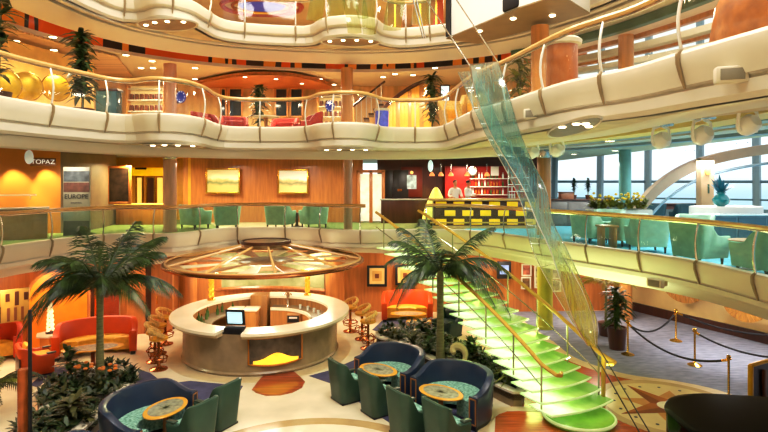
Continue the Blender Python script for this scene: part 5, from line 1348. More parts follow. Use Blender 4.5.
# ------------------------------------------------------------------ third deck rooms
for i, (px, lab) in enumerate(((4, 'gold disc on the orange wall at the far left edge'), (27, 'gold disc on the orange wall, middle of three'), (56, 'gold disc on the orange wall nearest the dark plant'))):
    d = (11.6, 12.6, 13.6)[i]
    t = thing('gold_disc', lab, 'wall decoration', (X(px, d), d, Z(85 + i * 1.5, d)), math.radians(48))
    MB().lathe([(0, .12), (.2, .1), (.3, .03), (.33, 0), (.33, -.03), (0, -.03)], n=32).xf(Matrix.Rotation(PI / 2, 4, 'X')).build('disc', mat('gold_disc', '#d9a52a', rough=.35, metal=.5, var=.25, scale=4, emis=.15), t)
    MB().ring((0, 0, 0), .33, .015, 32, 6).xf(Matrix.Rotation(PI / 2, 4, 'X')).build('rim', m_gold, t)
pw = [(-10.3, 9.0), (-9.6, 12.6), (-8.9, 15.4), (-8.7, 16.2)]
wall_strip('wall_lounge_third', pw, 6, 8.3, mat('amber_bright', '#dcae5c', rough=.45, var=.15, emis=.12), smooth_path=True)  # faint emission in the wall stands in for light on it
t = thing('glass_case', 'dark glass display case behind the left railing', 'cabinet', (X(109, 14.2), 14.2, 6.0))
MB().box((0, 0, .55), (.55, .3, 1.1), bev=.01).build('body', mat('case_dark', '#3c5a60', rough=.15, var=.2), t); MB().box((0, 0, 1.13), (.6, .34, .05)).build('top', m_dark, t)
def shop_shelf(label, px, d, w, items):
    t = thing('lit_shelf_unit', label, 'shelf unit', (X(px, d), d, 6.0))
    MB().box((0, .12, 1.0), (w, .06, 2.0)).build('back', mat('shelf_back', '#e8c88e', rough=.5, emis=.4), t)
    for k in range(5): MB().box((0, 0, .35 + .38 * k), (w, .28, .035)).build('shelf', m_cream, t)
    for s in (-1, 1): MB().box((s * w / 2, 0, 1.0), (.06, .3, 2.0)).build('upright', m_tan, t)
    o = None
    for r in range(4):
        for k in range(items):
            p = (X(px, d) - w / 2 + .12 + (w - .24) * k / (items - 1), d - .02, 6.0 + .3675 + .38 * (r + 0))
            if r == 0: continue
            if o is None:
                o = thing('packaged_good', 'small dark packet on the ' + label, 'packet', p, 0, 'packets on the ' + label)
                MB().box((0, 0, .1), (.11, .12, .2), bev=.01).build('pack', mat('pack_brown', '#6b3a2a', rough=.4, var=.4), o)
            else: dup(o, p, 0)
shop_shelf('lit shop shelves left of the round column', 147, 18.4, 1.25, 7)
shop_shelf('lit shop shelves behind the centre column', 336, 20.0, 1.3, 7)
def blue_round(label, px, py, d):
    t = thing('blue_emblem', label, 'sign', (X(px, d), d, Z(py, d)))
    MB().lathe([(0, .03), (.12, .03), (.145, 0), (.13, -.03), (0, -.03)], n=28).xf(Matrix.Rotation(PI / 2, 4, 'X') @ Matrix.Scale(1.25, 4, (0, 1, 0))).build('disc', mat('emblem_blue', '#23309a', rough=.3, emis=.25), t)
    mb = MB()
    for k in range(10):
        a = 2 * PI * k / 10; mb.box((.115 * math.cos(a), -.045, .15 * math.sin(a)), (.025, .01, .03))
    mb.build('white_marks', mat('mark_white', '#dfe2f2', rough=.4, emis=.4), t)
    MB().box((-.1, .06, 0), (.06, .06, .36)).build('bracket', m_dark, t)
blue_round('oval blue emblem with white marks right of the left round column', 181, 97, 15.5)
blue_round('oval blue emblem with white marks left of the centre column', 330, 106, 16.8)
wn_ = 0
for px0, px1, d in ((222, 227, 20.6), (230, 243, 20.7), (276, 288, 20.9), (291, 303, 20.9)):
    wn_ += 1; w = X(px1, d) - X(px0, d); zt, zb = Z(89, d), Z(117, d)
    t = thing('dark_window', ('narrow dark blue window', 'wide dark blue window', 'dark blue window left of the pair', 'dark blue window right of the pair')[wn_ - 1] + (' at the left of the amber wall' if wn_ < 3 else ' beyond the slim potted plant'), 'window', (X((px0 + px1) / 2, d), d - .12, zb))
    MB().box((0, .02, (zt - zb) / 2), (w, .03, zt - zb)).build('pane', mat('night_pane', '#1b2a38', rough=.08, var=.3), t)
    for s in (-1, 1): MB().box((s * w / 2, 0, (zt - zb) / 2), (.06, .06, zt - zb + .06)).build('frame_side', m_tan, t)
    for z_ in (0, zt - zb): MB().box((0, 0, z_), (w, .06, .06)).build('frame_rail', m_tan, t)
    MB().ball((0, -.06, zt - zb + .15), (.1, .04, .05), 10, 6).build('picture_light', m_warmglow, t)
# round orange canopy ceiling over that room
cpp = [(X(px, d), d) for px, d in ((192, 20.0), (215, 19.0), (240, 18.3), (262, 18.1), (290, 18.3), (312, 19.0), (332, 20.2))]
cc = crom(cpp, .2)
struct(MB().sweep(cc, [(0, 8.3), (0, 8.42), (.1, 8.42), (.1, 8.3)], closedprof=True).build('trim_3_orange_canopy', m_orange))
struct(MB().prism([(p.x, p.y) for p in cc] + [(X(330, 21), 21), (X(200, 20.8), 20.8)], 8.31, 8.34).build('ceiling_orange_canopy', mat('canopy_orange', '#c07038', rough=.35, var=.1), smooth=0))
rc = make_club('red_armchair', 'red armchair below the dark windows, left of the slim plant', (X(234, 17.9), 17.9, 6.0), face_rz(.3, -.95), mat('red_fabric', '#a51f14', rough=.6, var=.1), mat('red_fabric', '#a51f14'), legs=True, mleg=m_leg, w=.85, d=.72, back=.9, arm=.62)
dup(rc, (X(283, 18.4), 18.4, 6.0), face_rz(-.2, -.97), 'red armchair right of the slim potted plant')
dup(rc, (X(308, 17.2), 17.2, 6.0), face_rz(-.9, -.4), 'red armchair beside the centre balcony')
dup(rc, (X(209, 17.0), 17.0, 6.0), face_rz(.9, -.4), 'red armchair at the right end of the left balcony')
make_table('small_table', 'small cream table between the red armchairs', (X(266, 16.5), 16.5, 6.0), 0, .42, .42, .72, m_cream, m_cream)
# amber fluted wall with arched brown top, right of centre
t = thing('amber_screen', 'curved amber wood screen wall lit from above, with dark arched top', 'partition', (X(412, 19.0), 19.2, 6.0))
for k in range(12):
    px = 386 + k * 4.0; h_ = 2.0 - .95 * (1 - k / 11) ** 1.6
    MB().box((X(px, 19) - X(412, 19), .1 - .02 * (k % 2), h_ / 2 + .15), (.15, .08, h_ + .3), bev=.01).build('slat_panel', mat('amber_panel', '#e8a23c', rough=.4, var=.1, emis=.25) if k % 3 else m_tan, t)  # amber slats glow faintly in place of light from above
MB().tube([(X(384 + k * 4.3, 19) - X(412, 19), .04, 2.34 - .98 * (1 - k / 11) ** 1.6) for k in range(12)], .07, 8).build('arched_top', m_dark, t)
t = thing('stair_flight', 'dark stair flight with bright balusters behind the centre balcony', 'staircase', (X(362, 17.6), 17.9, 6.0))
for k in range(8): MB().box((-.5 + k * .16, 0, .18 + .15 * k), (.18, .7, .06)).build('step', m_dark, t)
MB().tube([(-.6, -.3, .95), (.75, -.3, 2.0)], .035, 8).build('handrail', m_dark, t)
for k in range(8): MB().tube([(-.5 + k * .16, -.3, .18 + .15 * k), (-.5 + k * .16, -.3, 1.03 + .125 * k)], .018, 6).build('baluster', m_cream, t)
t = thing('display_figure', 'blue-lit display stand beside the amber screen', 'display', (X(382, 17.0), 17.0, 6.0))
MB().lathe([(.2, 0), (.22, .9), (.2, .95), (0, .95)], n=20).build('drum', mat('blue_lit', '#4350c0', rough=.3, var=.4, scale=6, emis=.3), t); MB().lathe([(.24, .95), (.24, 1.02), (0, 1.05)], n=20).build('top', m_cream, t)
t = thing('bright_window', 'small bright window at the right end of the middle gallery', 'window', (X(445, 18.2), 18.2, Z(107, 18.2)))
MB().box((0, 0, .4), (.26, .04, .6)).build('pane', mat('sky_pane', '#cfe8f2', rough=.2, emis=1.0), t); MB().box((0, .03, .4), (.34, .04, .7)).build('frame', m_dark, t)
# chairs and fittings glimpsed through the curved rail at right of centre
bs = make_club('wicker_chair', 'gold wicker chair behind the curved rail left of the glass ribbon', (X(452, 15.0), 15.0, 6.0), face_rz(.2, -.98), m_rattan, m_yseat, legs=True, mleg=m_copper, w=.6, d=.6, back=1.0, arm=.7)
dup(bs, (X(474, 13.7), 13.8, 6.0), face_rz(-.4, -.9), 'gold wicker chair just behind the top of the glass ribbon')
# ------------------------------------------------------------------ top deck ceiling ornaments
def blue_oval(label, px, py, a, b):
    d = FOC * (11.38 - EYE) / (HOR - py); t = thing('ceiling_roundel', label, 'ceiling light', (X(px, d), d, 11.4))
    MB().lathe([(0, -.05), (1, -.05), (1.05, 0), (0, 0)], n=36, sx=a, sy=b).build('blue_dome', mat('roundel_blue', '#3f3fb8', rough=.7, emis=.35), t)
    MB().ring((0, 0, -.05), 1.3, .06, 40, 6, sx=a, sy=b).build('gold_ring', m_gold, t); MB().ring((0, 0, -.03), 1.75, .1, 40, 6, sx=a, sy=b).build('red_ring', mat('ring_red', '#b5452a', rough=.4), t)
blue_oval('blue oval ceiling roundel ringed in gold above the top gallery', 262, 6, .85, .6)
for px, c, lab in ((395, '#c76a26', 'tall orange panel'), (420, '#d98a36', 'lighter orange panel'), (436, '#c2531e', 'dark orange panel')):
    t = thing('wall_panel', lab + ' behind the yellow-green glass of the top gallery', 'panel', (X(px, 18), 18, 9.0))
    MB().box((0, 0, 1.2), (.5, .08, 2.4), bev=.02).build('board', mat('wp' + c, c, rough=.4, var=.2), t); MB().box((0, -.05, 1.2), (.06, .03, 2.4)).build('strip', m_gold, t)
# white boxed projection hood at top right with dark edge and downlights
t = thing('projection_hood', 'white boxed hood with a dark slot and brown lit underside at the top', 'ceiling hood', (X(480, 13.4), 13.2, Z(38, 13.4)))
q = [(X(446, 13.9), 13.9), (X(520, 11.4), 11.4), (X(560, 10.6), 10.6), (X(590, 11.8), 11.8), (X(478, 14.4), 14.4)]
MB().prism(q, Z(38, 13.9), Z(38, 13.9) + 1.6).build('box', mat('hood_white', '#dcdad4', rough=.45, var=.02), t, world=True)
MB().prism([(x * 1.0, y) for x, y in q], Z(38, 13.9) - .03, Z(38, 13.9)).build('underside', mat('hood_brown', '#8f7a54', rough=.4, var=.1), t, world=True)
d = (Vector(q[1]) - Vector(q[0])).normalized()
MB().box((q[0][0] + d.x * .12, q[0][1] + d.y * .12 - .03, Z(18, 13.9)), (.2, .06, 1.0), rz=math.atan2(d.y, d.x)).build('dark_slot', m_black, t, world=True)
MB().box((q[1][0] - d.x * .3, q[1][1] - d.y * .3 - .02, Z(2, 11.6)), (.5, .06, .3), rz=math.atan2(d.y, d.x), bev=.05).build('dark_window', m_black, t, world=True)
for u, v in ((.35, .12), (.75, .12), (.9, .5)):
    a = Vector(q[0]).lerp(Vector(q[1]), u); b = Vector(q[4]).lerp(Vector(q[3]), u); c = a.lerp(b, v + .12)
    MB().lathe([(0, -.05), (.06, -.05), (.07, -.03), (0, -.03)], c=(c.x, c.y, Z(38, 13.9)), n=12).build('bulb', m_down, t, world=True)
# ------------------------------------------------------------------ recessed downlights
dl = {}
def downlight(x, y, z, key, lab, r=.07):
    if key not in dl:
        t = thing('downlight', lab, 'ceiling light', (x, y, z), 0, lab)
        MB().lathe([(r, 0), (r * 1.25, -.012), (r * 1.35, 0)], n=16).build('trim_ring', m_steel, t)
        MB().lathe([(0, -.008), (r, -.008), (r, 0), (0, 0)], n=16).build('lens', m_down, t); dl[key] = t
    else: dup(dl[key], (x, y, z))
def cpt(px, py, z): d = FOC * (EYE - z) / (py - HOR); return X(px, d), d
for px, py in ((56, 19), (104, 33.5)): 
    x, y = cpt(px, py, 8.9); downlight(x, y, 8.92, 'a', 'small recessed downlight near the top left band')
for px, py in ((152, 24), (182, 27)): pass
for px, py in ((53, 37), (16, 41), (8, 49), (31, 55), (54, 50), (54, 61)):
    x, y = cpt(px, py, 8.415); downlight(x, y, 8.415, 'b', 'recessed downlight in the slatted lounge ceiling', .09)
for px, py in ((126, 55), (141, 68), (152, 61), (153, 68), (116, 67), (195, 68), (195, 79), (320, 79), (334, 84.5), (383, 77), (395, 74), (413, 75), (371, 87), (435, 68), (478, 68)):
    x, y = cpt(px, py, 8.495); downlight(x, y, 8.495, 'c', 'recessed downlight in the cream ceiling of the middle gallery', .09)
for px, py in ((245, 77), (276, 79), (302, 83.5)):
    x, y = cpt(px, py, 8.305); downlight(x, y, 8.305, 'e', 'recessed downlight in the orange canopy ceiling')
for px, py in ((119, 158), (50, 153), (90, 156), (225, 163.5), (285, 163.5), (300, 163.5), (380, 164), (388, 166), (403, 162), (418, 163.5), (610, 135), (615, 146), (574, 150), (742, 137), (690, 146)):
    x, y = cpt(px, py, 5.82)
    if y < 23.5: downlight(x, y, 5.82 if px < 560 else 5.68, 'd', 'recessed downlight in the ceiling of the lowest gallery', .1)
# ------------------------------------------------------------------ lower level walls, pictures, screens
def square_art(label, px, py, d, s):
    t = thing('framed_square', label, 'picture', (X(px, d), d, Z(py, d)))
    mb = MB(); fw = .09
    for sx in (-1, 1): mb.box((sx * (s / 2 - fw / 2), 0, 0), (fw, .05, s * 1.05), bev=.008)
    for sz in (-1, 1): mb.box((0, 0, sz * (s * 1.05 / 2 - fw / 2)), (s - 2 * fw, .05, fw), bev=.008)
    mb.build('frame', m_black, t)
    MB().box((0, .01, 0), (s - 2 * fw, .02, s * 1.05 - 2 * fw)).build('cream_mount', mat('art_cream', '#dcb878', rough=.5), t)
    MB().box((0, -.004, 0), (s * .48, .012, s * .52)).build('tan_square', mat('art_tan', '#c99a52', rough=.5), t)
    MB().box((0, -.012, 0), (s * .2, .012, s * .22)).build('brown_square', mat('art_brown', '#6d3a1c', rough=.5), t)
square_art('black-framed nested-squares picture above the orange sofa, the left one', 377, 276, 19.4, .72)
square_art('black-framed nested-squares picture partly behind the stairs, the right one', 405, 275, 19.4, .7)
def small_pic(label, px, py, d, w, h, c):
    framed_picture(label, X(px, d), d, Z(py, d), w, h, 0, m_cream, mat('sp' + c, c, rough=.4, var=.7, scale=6), fw=.05)
small_pic('small upper picture with reddish blooms left of the green column', 526.5, 270, 19.4, .36, .44, '#a8604a')
small_pic('small lower picture with dark stems left of the green column', 526, 283, 19.4, .36, .44, '#7d5a3a')
small_pic('small upper picture right of the green column', 556, 273, 19.4, .36, .44, '#9a8a7a')
small_pic('small lower picture right of the green column', 556, 286, 19.4, .36, .42, '#8a7a62')
small_pic('narrow pale picture close beside the left edge of the green column', 536.5, 277, 19.4, .16, .8, '#c9b98a')
t = thing('wall_screen', 'dark wall-mounted screen with a bluish picture left of the small pictures', 'screen', (X(504, 19.3), 19.3, Z(270, 19.3)))
MB().box((0, 0, 0), (.5, .1, .62), bev=.02).build('case', m_black, t); MB().box((0, -.055, .02), (.32, .012, .32)).build('display', mat('screen_blue2', '#7f93c8', rough=.2, var=.5, scale=4, emis=.4), t)
# mural behind the bar
t = thing('mural_panel', 'long green-grey sea mural in an orange frame behind the bar', 'mural', (X(262, 18.9), 18.9, .9))
mb = MB(); n = 24
mw0, mw1 = X(206, 18.9) - X(262, 18.9), X(324, 18.9) - X(262, 18.9)
def mcurve(u): return .09 * (1 - (2 * u - 1) ** 2)
V_ = []
for k in range(n + 1):
    u = k / n; x = mw0 + (mw1 - mw0) * u; V_.append((x, .0 + .1 * (2 * u - 1) ** 2, .0 + .22 * (1 - (2 * u - 1) ** 2) * .6)); V_.append((x, .0 + .1 * (2 * u - 1) ** 2, 1.4))
mb.add(V_, [(2 * k, 2 * k + 2, 2 * k + 3, 2 * k + 1) for k in range(n)])
mb.build('mural', mat('mural_sea', '#8f9a62', rough=.5, var=.2, scale=2.5, c2='#b9b98a'), t)
MB().tube([(v[0], v[1] - .03, v[2]) for v in V_[::2]], .06, 6).build('lower_frame', m_orange, t)
MB().tube([(v[0], v[1] - .03, v[2]) for v in V_[1::2]], .04, 6).build('upper_frame', m_orange, t)
mb = MB()
for cx_, cz_, w in ((-.7, .72, .75), (.35, .78, .7), (1.0, .7, .4)):
    mb.add([(cx_ + w * (k / 10 - .5) * 2, -.02, cz_ - .06 + (.16 * math.sin(PI * k / 10) * (1 - k / 14) if j else 0)) for k in range(11) for j in (0, 1)], [(2 * k, 2 * k + 2, 2 * k + 3, 2 * k + 1) for k in range(10)])
mb.build('sand_shapes', mat('sand', '#dcb088', rough=.5), t, smooth=0)
# upright boards on the wall ends beside the mural
def pilaster(label, px, d, z1, r):
    t = thing('pilaster', label, 'pillar', (X(px, d), d, 0))
    MB().lathe([(r, 0), (r, z1 - .12)], n=20, a0=PI, a1=2 * PI).build('shaft', m_orange, t); MB().lathe([(r * 1.2, z1 - .12), (r * 1.2, z1), (0, z1)], n=20).build('cap', m_tan, t)
    MB().lathe([(r * 1.15, 0), (r * 1.15, .12), (r, .14)], n=20).build('foot', m_dark, t)
pilaster('half-round orange pilaster left of the sea mural', 188, 18.0, 2.3, .3)
pilaster('half-round orange pilaster right of the sea mural', 335, 18.9, 2.3, .34)
pilaster('half-round orange pilaster beside the left wall doors', 168, 17.4, 2.3, .2)
# wooden double door block on the left
t = thing('panelled_door', 'tall orange wood door leaf with a dark middle stile on the left wall', 'door', (X(146, 16.6), 16.9, 0), math.radians(20))
MB().box((0, 0, 1.08), (1.3, .1, 2.16), bev=.01).build('leaf', m_orange, t)
MB().box((-.05, -.06, 1.08), (.16, .03, 2.1)).build('stile', m_dark, t)
MB().box((0, -.02, 2.2), (1.4, .16, .1), bev=.01).build('head', m_cream, t)
MB().tube([(.2, -.1, .9), (.2, -.1, 1.15)], .015, 6).build('handle', m_gold, t)
# lit niche and pieces on the left wall
t = thing('arched_niche', 'glowing orange arched wall niche behind the glass lamp', 'wall niche', (X(57, 15.6), 15.7, 0), math.radians(25))
ar = [(-.72, 0), (.72, 0)] + [(.72 * math.cos(PI * k / 16), 1.45 + .68 * math.sin(PI * k / 16)) for k in range(17)]
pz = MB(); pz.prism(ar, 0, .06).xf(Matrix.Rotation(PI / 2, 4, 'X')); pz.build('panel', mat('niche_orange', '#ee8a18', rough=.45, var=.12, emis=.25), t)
MB().tube([(.76, -.03, 0)] + [(.76 * math.cos(PI * k / 16), -.03, 1.45 + .72 * math.sin(PI * k / 16)) for k in range(17)] + [(-.76, -.03, 0)], .05, 6).build('arch_trim', m_orange, t)
t = thing('wall_art', 'chequered brown and gold art panel at the far left', 'picture', (X(-1, 13.6), 13.9, Z(307, 13.8)), math.radians(40))
MB().box((0, 0, 0), (.95, .05, .85), bev=.01).build('panel', mat('art_gold', '#a87f3a', rough=.4, var=.1), t)
for k in range(5):
    MB().box((-.4 + k * .2, -.03, .18 if k % 2 else .22), (.09, .02, .36 if k % 2 else .2)).build('dark_bar', m_dark, t)
MB().box((-.3, -.032, -.2), (.32, .02, .4)).build('dark_block', m_dark, t)
for k in range(3): MB().box((.02 + k * .15, -.032, -.22), (.06, .02, .34)).build('brown_bar', mat('art_brown', '#6d3a1c'), t)
t = thing('wall_art', 'tall brown and gold striped panel behind the left palm trunk', 'picture', (X(94, 16.6), 16.5, Z(301, 16.5)), math.radians(25))
MB().box((0, 0, 0), (.5, .05, .98), bev=.01).build('panel', m_dark, t)
for k in range(2): MB().box((-.1 + k * .2, -.03, 0), (.07, .02, .9)).build('gold_strip', m_gold, t)
t = thing('wall_mirror', 'bronze-framed mirror with a bright reflection right of the left palm trunk', 'mirror', (X(113, 16.9), 16.7, Z(300, 16.8)), math.radians(25))
arm_ = [(-.26, -.48), (.26, -.48), (.26, .3)] + [(.26 * math.cos(PI * k / 10), .3 + .2 * math.sin(PI * k / 10)) for k in range(11)] + [(-.26, .3)]
MB().prism(arm_, 0, .04).xf(Matrix.Rotation(PI / 2, 4, 'X')).build('mirror_glass', mat('mirror', '#9a8266', rough=.12, metal=.9), t)
MB().tube([(x * 1.05, -.02, z * 1.05) for x, z in arm_], .025, 6, closed=True).build('frame', m_bronze, t)
# foreground post at lower left
t = thing('slim_post', 'slim dark upright post with an orange sleeve at the lower left', 'post', (X(30, 9.0), 9.0, 0))
MB().lathe([(.1, 0), (.1, .03), (.03, .05), (.028, 2.6), (0, 2.6)], n=12).build('pole', m_black, t)
MB().lathe([(.085, .5), (.09, .6), (.09, 1.5), (.085, 1.6)], c=(-.14, .05, 0), n=14).build('sleeve', mat('sleeve_copper', '#b8622e', rough=.25, metal=.4, var=.3, scale=4), t)
MB().lathe([(.03, 0), (.03, .5), (.085, .5)], c=(-.14, .05, 0), n=14).build('sleeve_foot', m_dark, t)
# dark chair by the planter and wicker table, pale garden ornament
make_club('tub_chair', 'dark teal tub chair under the stair top', (X(449, 16.4), 16.6, 0), face_rz(-.7, -.7), mat('dark_teal', '#1e3438', rough=.5), mat('dark_teal', '#1e3438'), w=.7, d=.7, back=.86)  # dark teal is the chair's own colour
t = thing('wicker_stool', 'low round wicker stool in front of the planter by the orange sofa', 'stool', (X(419, 16.9), 16.9, 0))
MB().lathe([(.3, .0), (.38, .2), (.4, .32), (.36, .36), (0, .38)], n=28).build('body', m_rattan, t); MB().ring((0, 0, .34), .38, .03, 28, 6).build('rim', m_ytop, t)
t = thing('garden_ornament', 'pale curled shell ornament among the planting behind the right sofa', 'ornament', (1.75, 13.05, .3))
MB().tube([(.25 * math.cos(a) * (1 - .06 * k), .1 * math.sin(a), .3 + .22 * math.sin(a) * (1 - .06 * k)) for k, a in enumerate([-.8 + .32 * k for k in range(14)])], [.05 + .05 * math.sin(PI * k / 13) for k in range(14)], 8).build('shell', mat('shell_cream', '#d9c58a', rough=.4), t)
MB().lathe([(.12, -.08), (.08, .1), (0, .12)], n=12).build('foot', m_beige, t)
# ------------------------------------------------------------------ rope barrier
def stanchion(label, x, y, src=[None]):
    if src[0] is None:
        t = thing('rope_stanchion', label, 'stanchion', (x, y, .008)); src[0] = t
        MB().lathe([(.17, 0), (.17, .015), (.12, .04), (.04, .07), (.024, .1), (.024, .88), (.045, .89), (.045, .93), (.03, .95), (0, .96)], n=24).build('post', mat('stanchion_brass', '#dfb65a', rough=.18, metal=.9, var=.05), t)
        MB().ring((0, 0, .87), .045, .012, 16, 6).build('rope_ring', m_gold, t)
        return t
    return dup(src[0], (x, y, .008), 0, label)
SA, SB, SC, SD = (6.66, 14.75), (8.65, 16.0), (8.0, 13.9), (7.5, 11.75)
stanchion('brass rope stanchion beside the potted palm', *SA); stanchion('brass rope stanchion near the far cream wall', *SB)
stanchion('brass rope stanchion in the middle of the slate carpet', *SC); stanchion('brass rope stanchion standing behind the piano', *SD)
SE, SF = (11.6, 14.0), (9.3, 11.9)
stanchion('brass rope stanchion off to the right by the cream wall', *SE); stanchion('brass rope stanchion hidden behind the gold-edged panel', *SF)
def rope(label, a, b, sag, z=.86):
    t = thing('barrier_rope', label, 'rope', (a[0], a[1], z)); P = []
    for k in range(21):
        u = k / 20; P.append((a[0] + (b[0] - a[0]) * u, a[1] + (b[1] - a[1]) * u, z - sag * 4 * u * (1 - u)))
    MB().tube(P, .024, 8).build('rope', mat('rope_black', '#15131a', rough=.7), t, world=True)
    for q in (1, -2): MB().tube([P[q - 1 if q > 0 else q], P[q if q > 0 else q + 1]], .03, 8).build('end_cap', m_gold, t, world=True)
rope('black rope sagging between the palm-side and far stanchions', SA, SB, .38)
rope('long black rope sagging from the palm-side stanchion to the one behind the piano', SA, SD, .36)
rope('black rope running from the far stanchion to the right edge', SB, SE, .34)
rope('black rope running from the middle stanchion behind the gold-edged panel', SC, SF, .22)
# fan emblems on the cream wall
def fan(label, x, y, z, rz, s):
    t = thing('fan_emblem', label, 'wall decoration', (x, y, z), rz)
    k = 20; mb = MB()
    pts = [(s * math.cos(PI + PI * i / k), s * .82 * math.sin(PI + PI * i / k)) for i in range(k + 1)]
    mb.prism(pts, 0, .05).xf(Matrix.Rotation(PI / 2, 4, 'X')); mb.build('fan', mat('fan_wood', '#b07a34', rough=.35, var=.35, scale=3, stretch=(6, 6, 1)), t)
    for i in range(1, 12):
        a = PI + PI * i / 12; MB().tube([(.3 * s * math.cos(a), -.055, .3 * s * .82 * math.sin(a)), (s * .97 * math.cos(a), -.055, s * .8 * math.sin(a))], .008, 4).build('rib', m_tan, t)
    mb = MB(); mb.prism([(.34 * s * math.cos(PI + PI * i / k), .3 * s * math.sin(PI + PI * i / k)) for i in range(k + 1)], 0, .09).xf(Matrix.Rotation(PI / 2, 4, 'X')); mb.build('silver_hub', m_chrome, t)
dv = Vector((10.2, 17.8)) - Vector((9.15, 19.9)); ang = math.atan2(dv.y, dv.x)
fan('wood fan emblem with silver hub on the cream wall under the gallery, the left one', X(682, 17.6), 17.5, 1.42, ang, .75)
fan('wood fan emblem with silver hub on the cream wall near the right edge', X(744, 15.7), 15.65, 1.18, ang, .62)

# ------------------------------------------------------------------ grand piano and gold-edged panel
pn = thing('grand_piano', 'black glossy grand piano with closed lid in the lower right corner', 'piano', (6.0, 8.55, .012))
m_piano = mat('piano_black', '#060607', rough=.1, var=.1, spec=.06)
ol = crom([(4.55, 8.35, 0), (4.62, 8.9, 0), (5.0, 9.38, 0), (5.55, 9.52, 0), (6.2, 9.45, 0), (6.9, 9.3, 0), (7.5, 9.22, 0)], .08)
olb = crom([(7.5, 7.8, 0), (6.4, 7.75, 0), (5.5, 7.55, 0), (4.9, 7.6, 0), (4.6, 8.0, 0), (4.55, 8.35, 0)], .08)
loop = [(p.x, p.y) for p in ol] + [(p.x, p.y) for p in olb][:-1]
c_ = Vector((5.9, 8.5))
def grow(k): return [(c_.x + (x - c_.x) * k, c_.y + (y - c_.y) * k) for x, y in loop]
MB().prism(grow(.98), .62, .97).build('case', m_piano, pn, world=True, smooth=40)
mb = MB(); rows = [(.99, .975), (1.0, .982), (1.0, 1.0), (.985, 1.012), (.9, 1.014)]
for k, z in rows:
    for x, y in grow(k): mb.v.append((x, y, z))
N_ = len(loop)
for r in range(len(rows) - 1):
    for i in range(N_): mb.f.append((r * N_ + i, r * N_ + (i + 1) % N_, (r + 1) * N_ + (i + 1) % N_, (r + 1) * N_ + i))
mb.f.append(tuple((len(rows) - 1) * N_ + i for i in range(N_))); mb.f.append(tuple(i for i in range(N_))[::-1])
mb.build('lid', m_piano, pn, world=True)
for x, y in ((5.1, 8.6), (7.1, 8.9), (7.1, 8.1)):
    l_ = MB().lathe([(.05, .07), (.06, .2), (.09, .5), (.11, .64)], c=(x, y, 0), n=14).build('leg', m_piano, pn, world=True)
    MB().lathe([(.03, 0), (.045, .03), (.03, .07), (0, .07)], c=(x, y, .012), n=12).build('caster', m_gold, pn, world=True)
MB().box((7.62, 8.5, .7), (.3, 1.4, .12), bev=.02).build('key_bed', m_piano, pn, world=True)
mb = MB()
for k in range(36): mb.box((7.66, 7.87 + k * .0355, .775), (.2, .032, .02))
mb.build('white_keys', m_white, pn, world=True)
mb = MB()
for k in range(36):
    if k % 7 not in (2, 6): mb.box((7.62, 7.888 + k * .0355, .795), (.12, .018, .02))
mb.build('black_keys', m_piano, pn, world=True)
MB().box((7.0, 8.5, 1.1), (.03, .8, .2), ry=-.4, bev=.01).build('music_desk', m_piano, pn, world=True)
for yy in (8.75, 9.1): MB().box((6.75, yy, 1.03), (.05, .2, .02), bev=.005).build('hinge', m_gold, pn, world=True)
t = thing('gold_edged_panel', 'upright dark panel with gold edging behind the piano at the right edge', 'screen', (7.3, 10.75, .008), math.radians(28))
MB().box((.75, .02, .54), (1.46, .05, .98)).build('board', mat('panel_dark', '#1c1a1c', rough=.3), t)
for xx in (0, 1.5): MB().box((xx, 0, .54), (.06, .09, 1.08), bev=.01).build('gold_post', mat('gold_edge', '#d9a520', rough=.3, metal=.4), t)
MB().box((.75, 0, 1.07), (1.5, .09, .05), bev=.01).build('gold_rail', mat('gold_edge', '#d9a520'), t)
MB().box((.75, 0, .03), (1.5, .2, .06), bev=.01).build('foot', m_dark, t)
MB().box((.42, -.04, .62), (.09, .06, .62), bev=.01).build('brown_bar', mat('bar_brown', '#5e3a2a', rough=.4), t)
# ------------------------------------------------------------------ sky, lamps, camera
w = bpy.data.worlds.new('sky'); scn.world = w; w.use_nodes = True
nt = w.node_tree; nt.nodes.clear()
o = nt.nodes.new('ShaderNodeOutputWorld'); b = nt.nodes.new('ShaderNodeBackground')
tc = nt.nodes.new('ShaderNodeTexCoord'); sx = nt.nodes.new('ShaderNodeSeparateXYZ'); nt.links.new(tc.outputs['Generated'], sx.inputs[0])
cr = _ramp(nt, [(0.0, (.25, .42, .5)), (.49, (.5, .72, .8)), (.505, (.9, .96, .98)), (.6, (.97, .99, 1.0))], sx.outputs['Z'])
mr = nt.nodes.new('ShaderNodeMapRange'); mr.inputs[1].default_value = -1; mr.inputs[2].default_value = 1
nt.links.new(sx.outputs['Z'], mr.inputs[0]); nt.links.new(mr.outputs[0], cr.node.inputs['Fac'])
nt.links.new(cr, b.inputs['Color']); b.inputs['Strength'].default_value = 1.5; nt.links.new(b.outputs[0], o.inputs[0])

WARM = (1, .88, .72); AMB = (1, .80, .56); NEU = (1, .96, .89)
# added area lamps over the open atrium, standing in for an unseen skylight
for x, y, e in ((-2.5, 9.5, 520), (1, 8, 520), (-1, 13, 400), (-2, 3, 640), (3, 3.5, 560)):
    lamp('AREA', (x, y, 13.8), e, NEU, 4.0)
# added ambient fill for the lower level under the gallery
for x, y, e, c in ((-9.6, 13.2, 70, AMB), (-8.3, 16.2, 80, AMB), (-5.2, 17.9, 70, WARM), (-2.2, 18.4, 70, WARM), (.9, 18.3, 90, AMB), (4.2, 18.2, 60, WARM), (7.2, 17.6, 90, WARM), (9.2, 14.6, 110, NEU), (10.8, 11.5, 90, NEU)):
    lamp('AREA', (x, y, 2.3), e, c, .9)
lamp('POINT', (BX, BY, 2.2), 120, WARM, .5)
lamp('POINT', (BX, BY, 1.9), 30, AMB, .3)
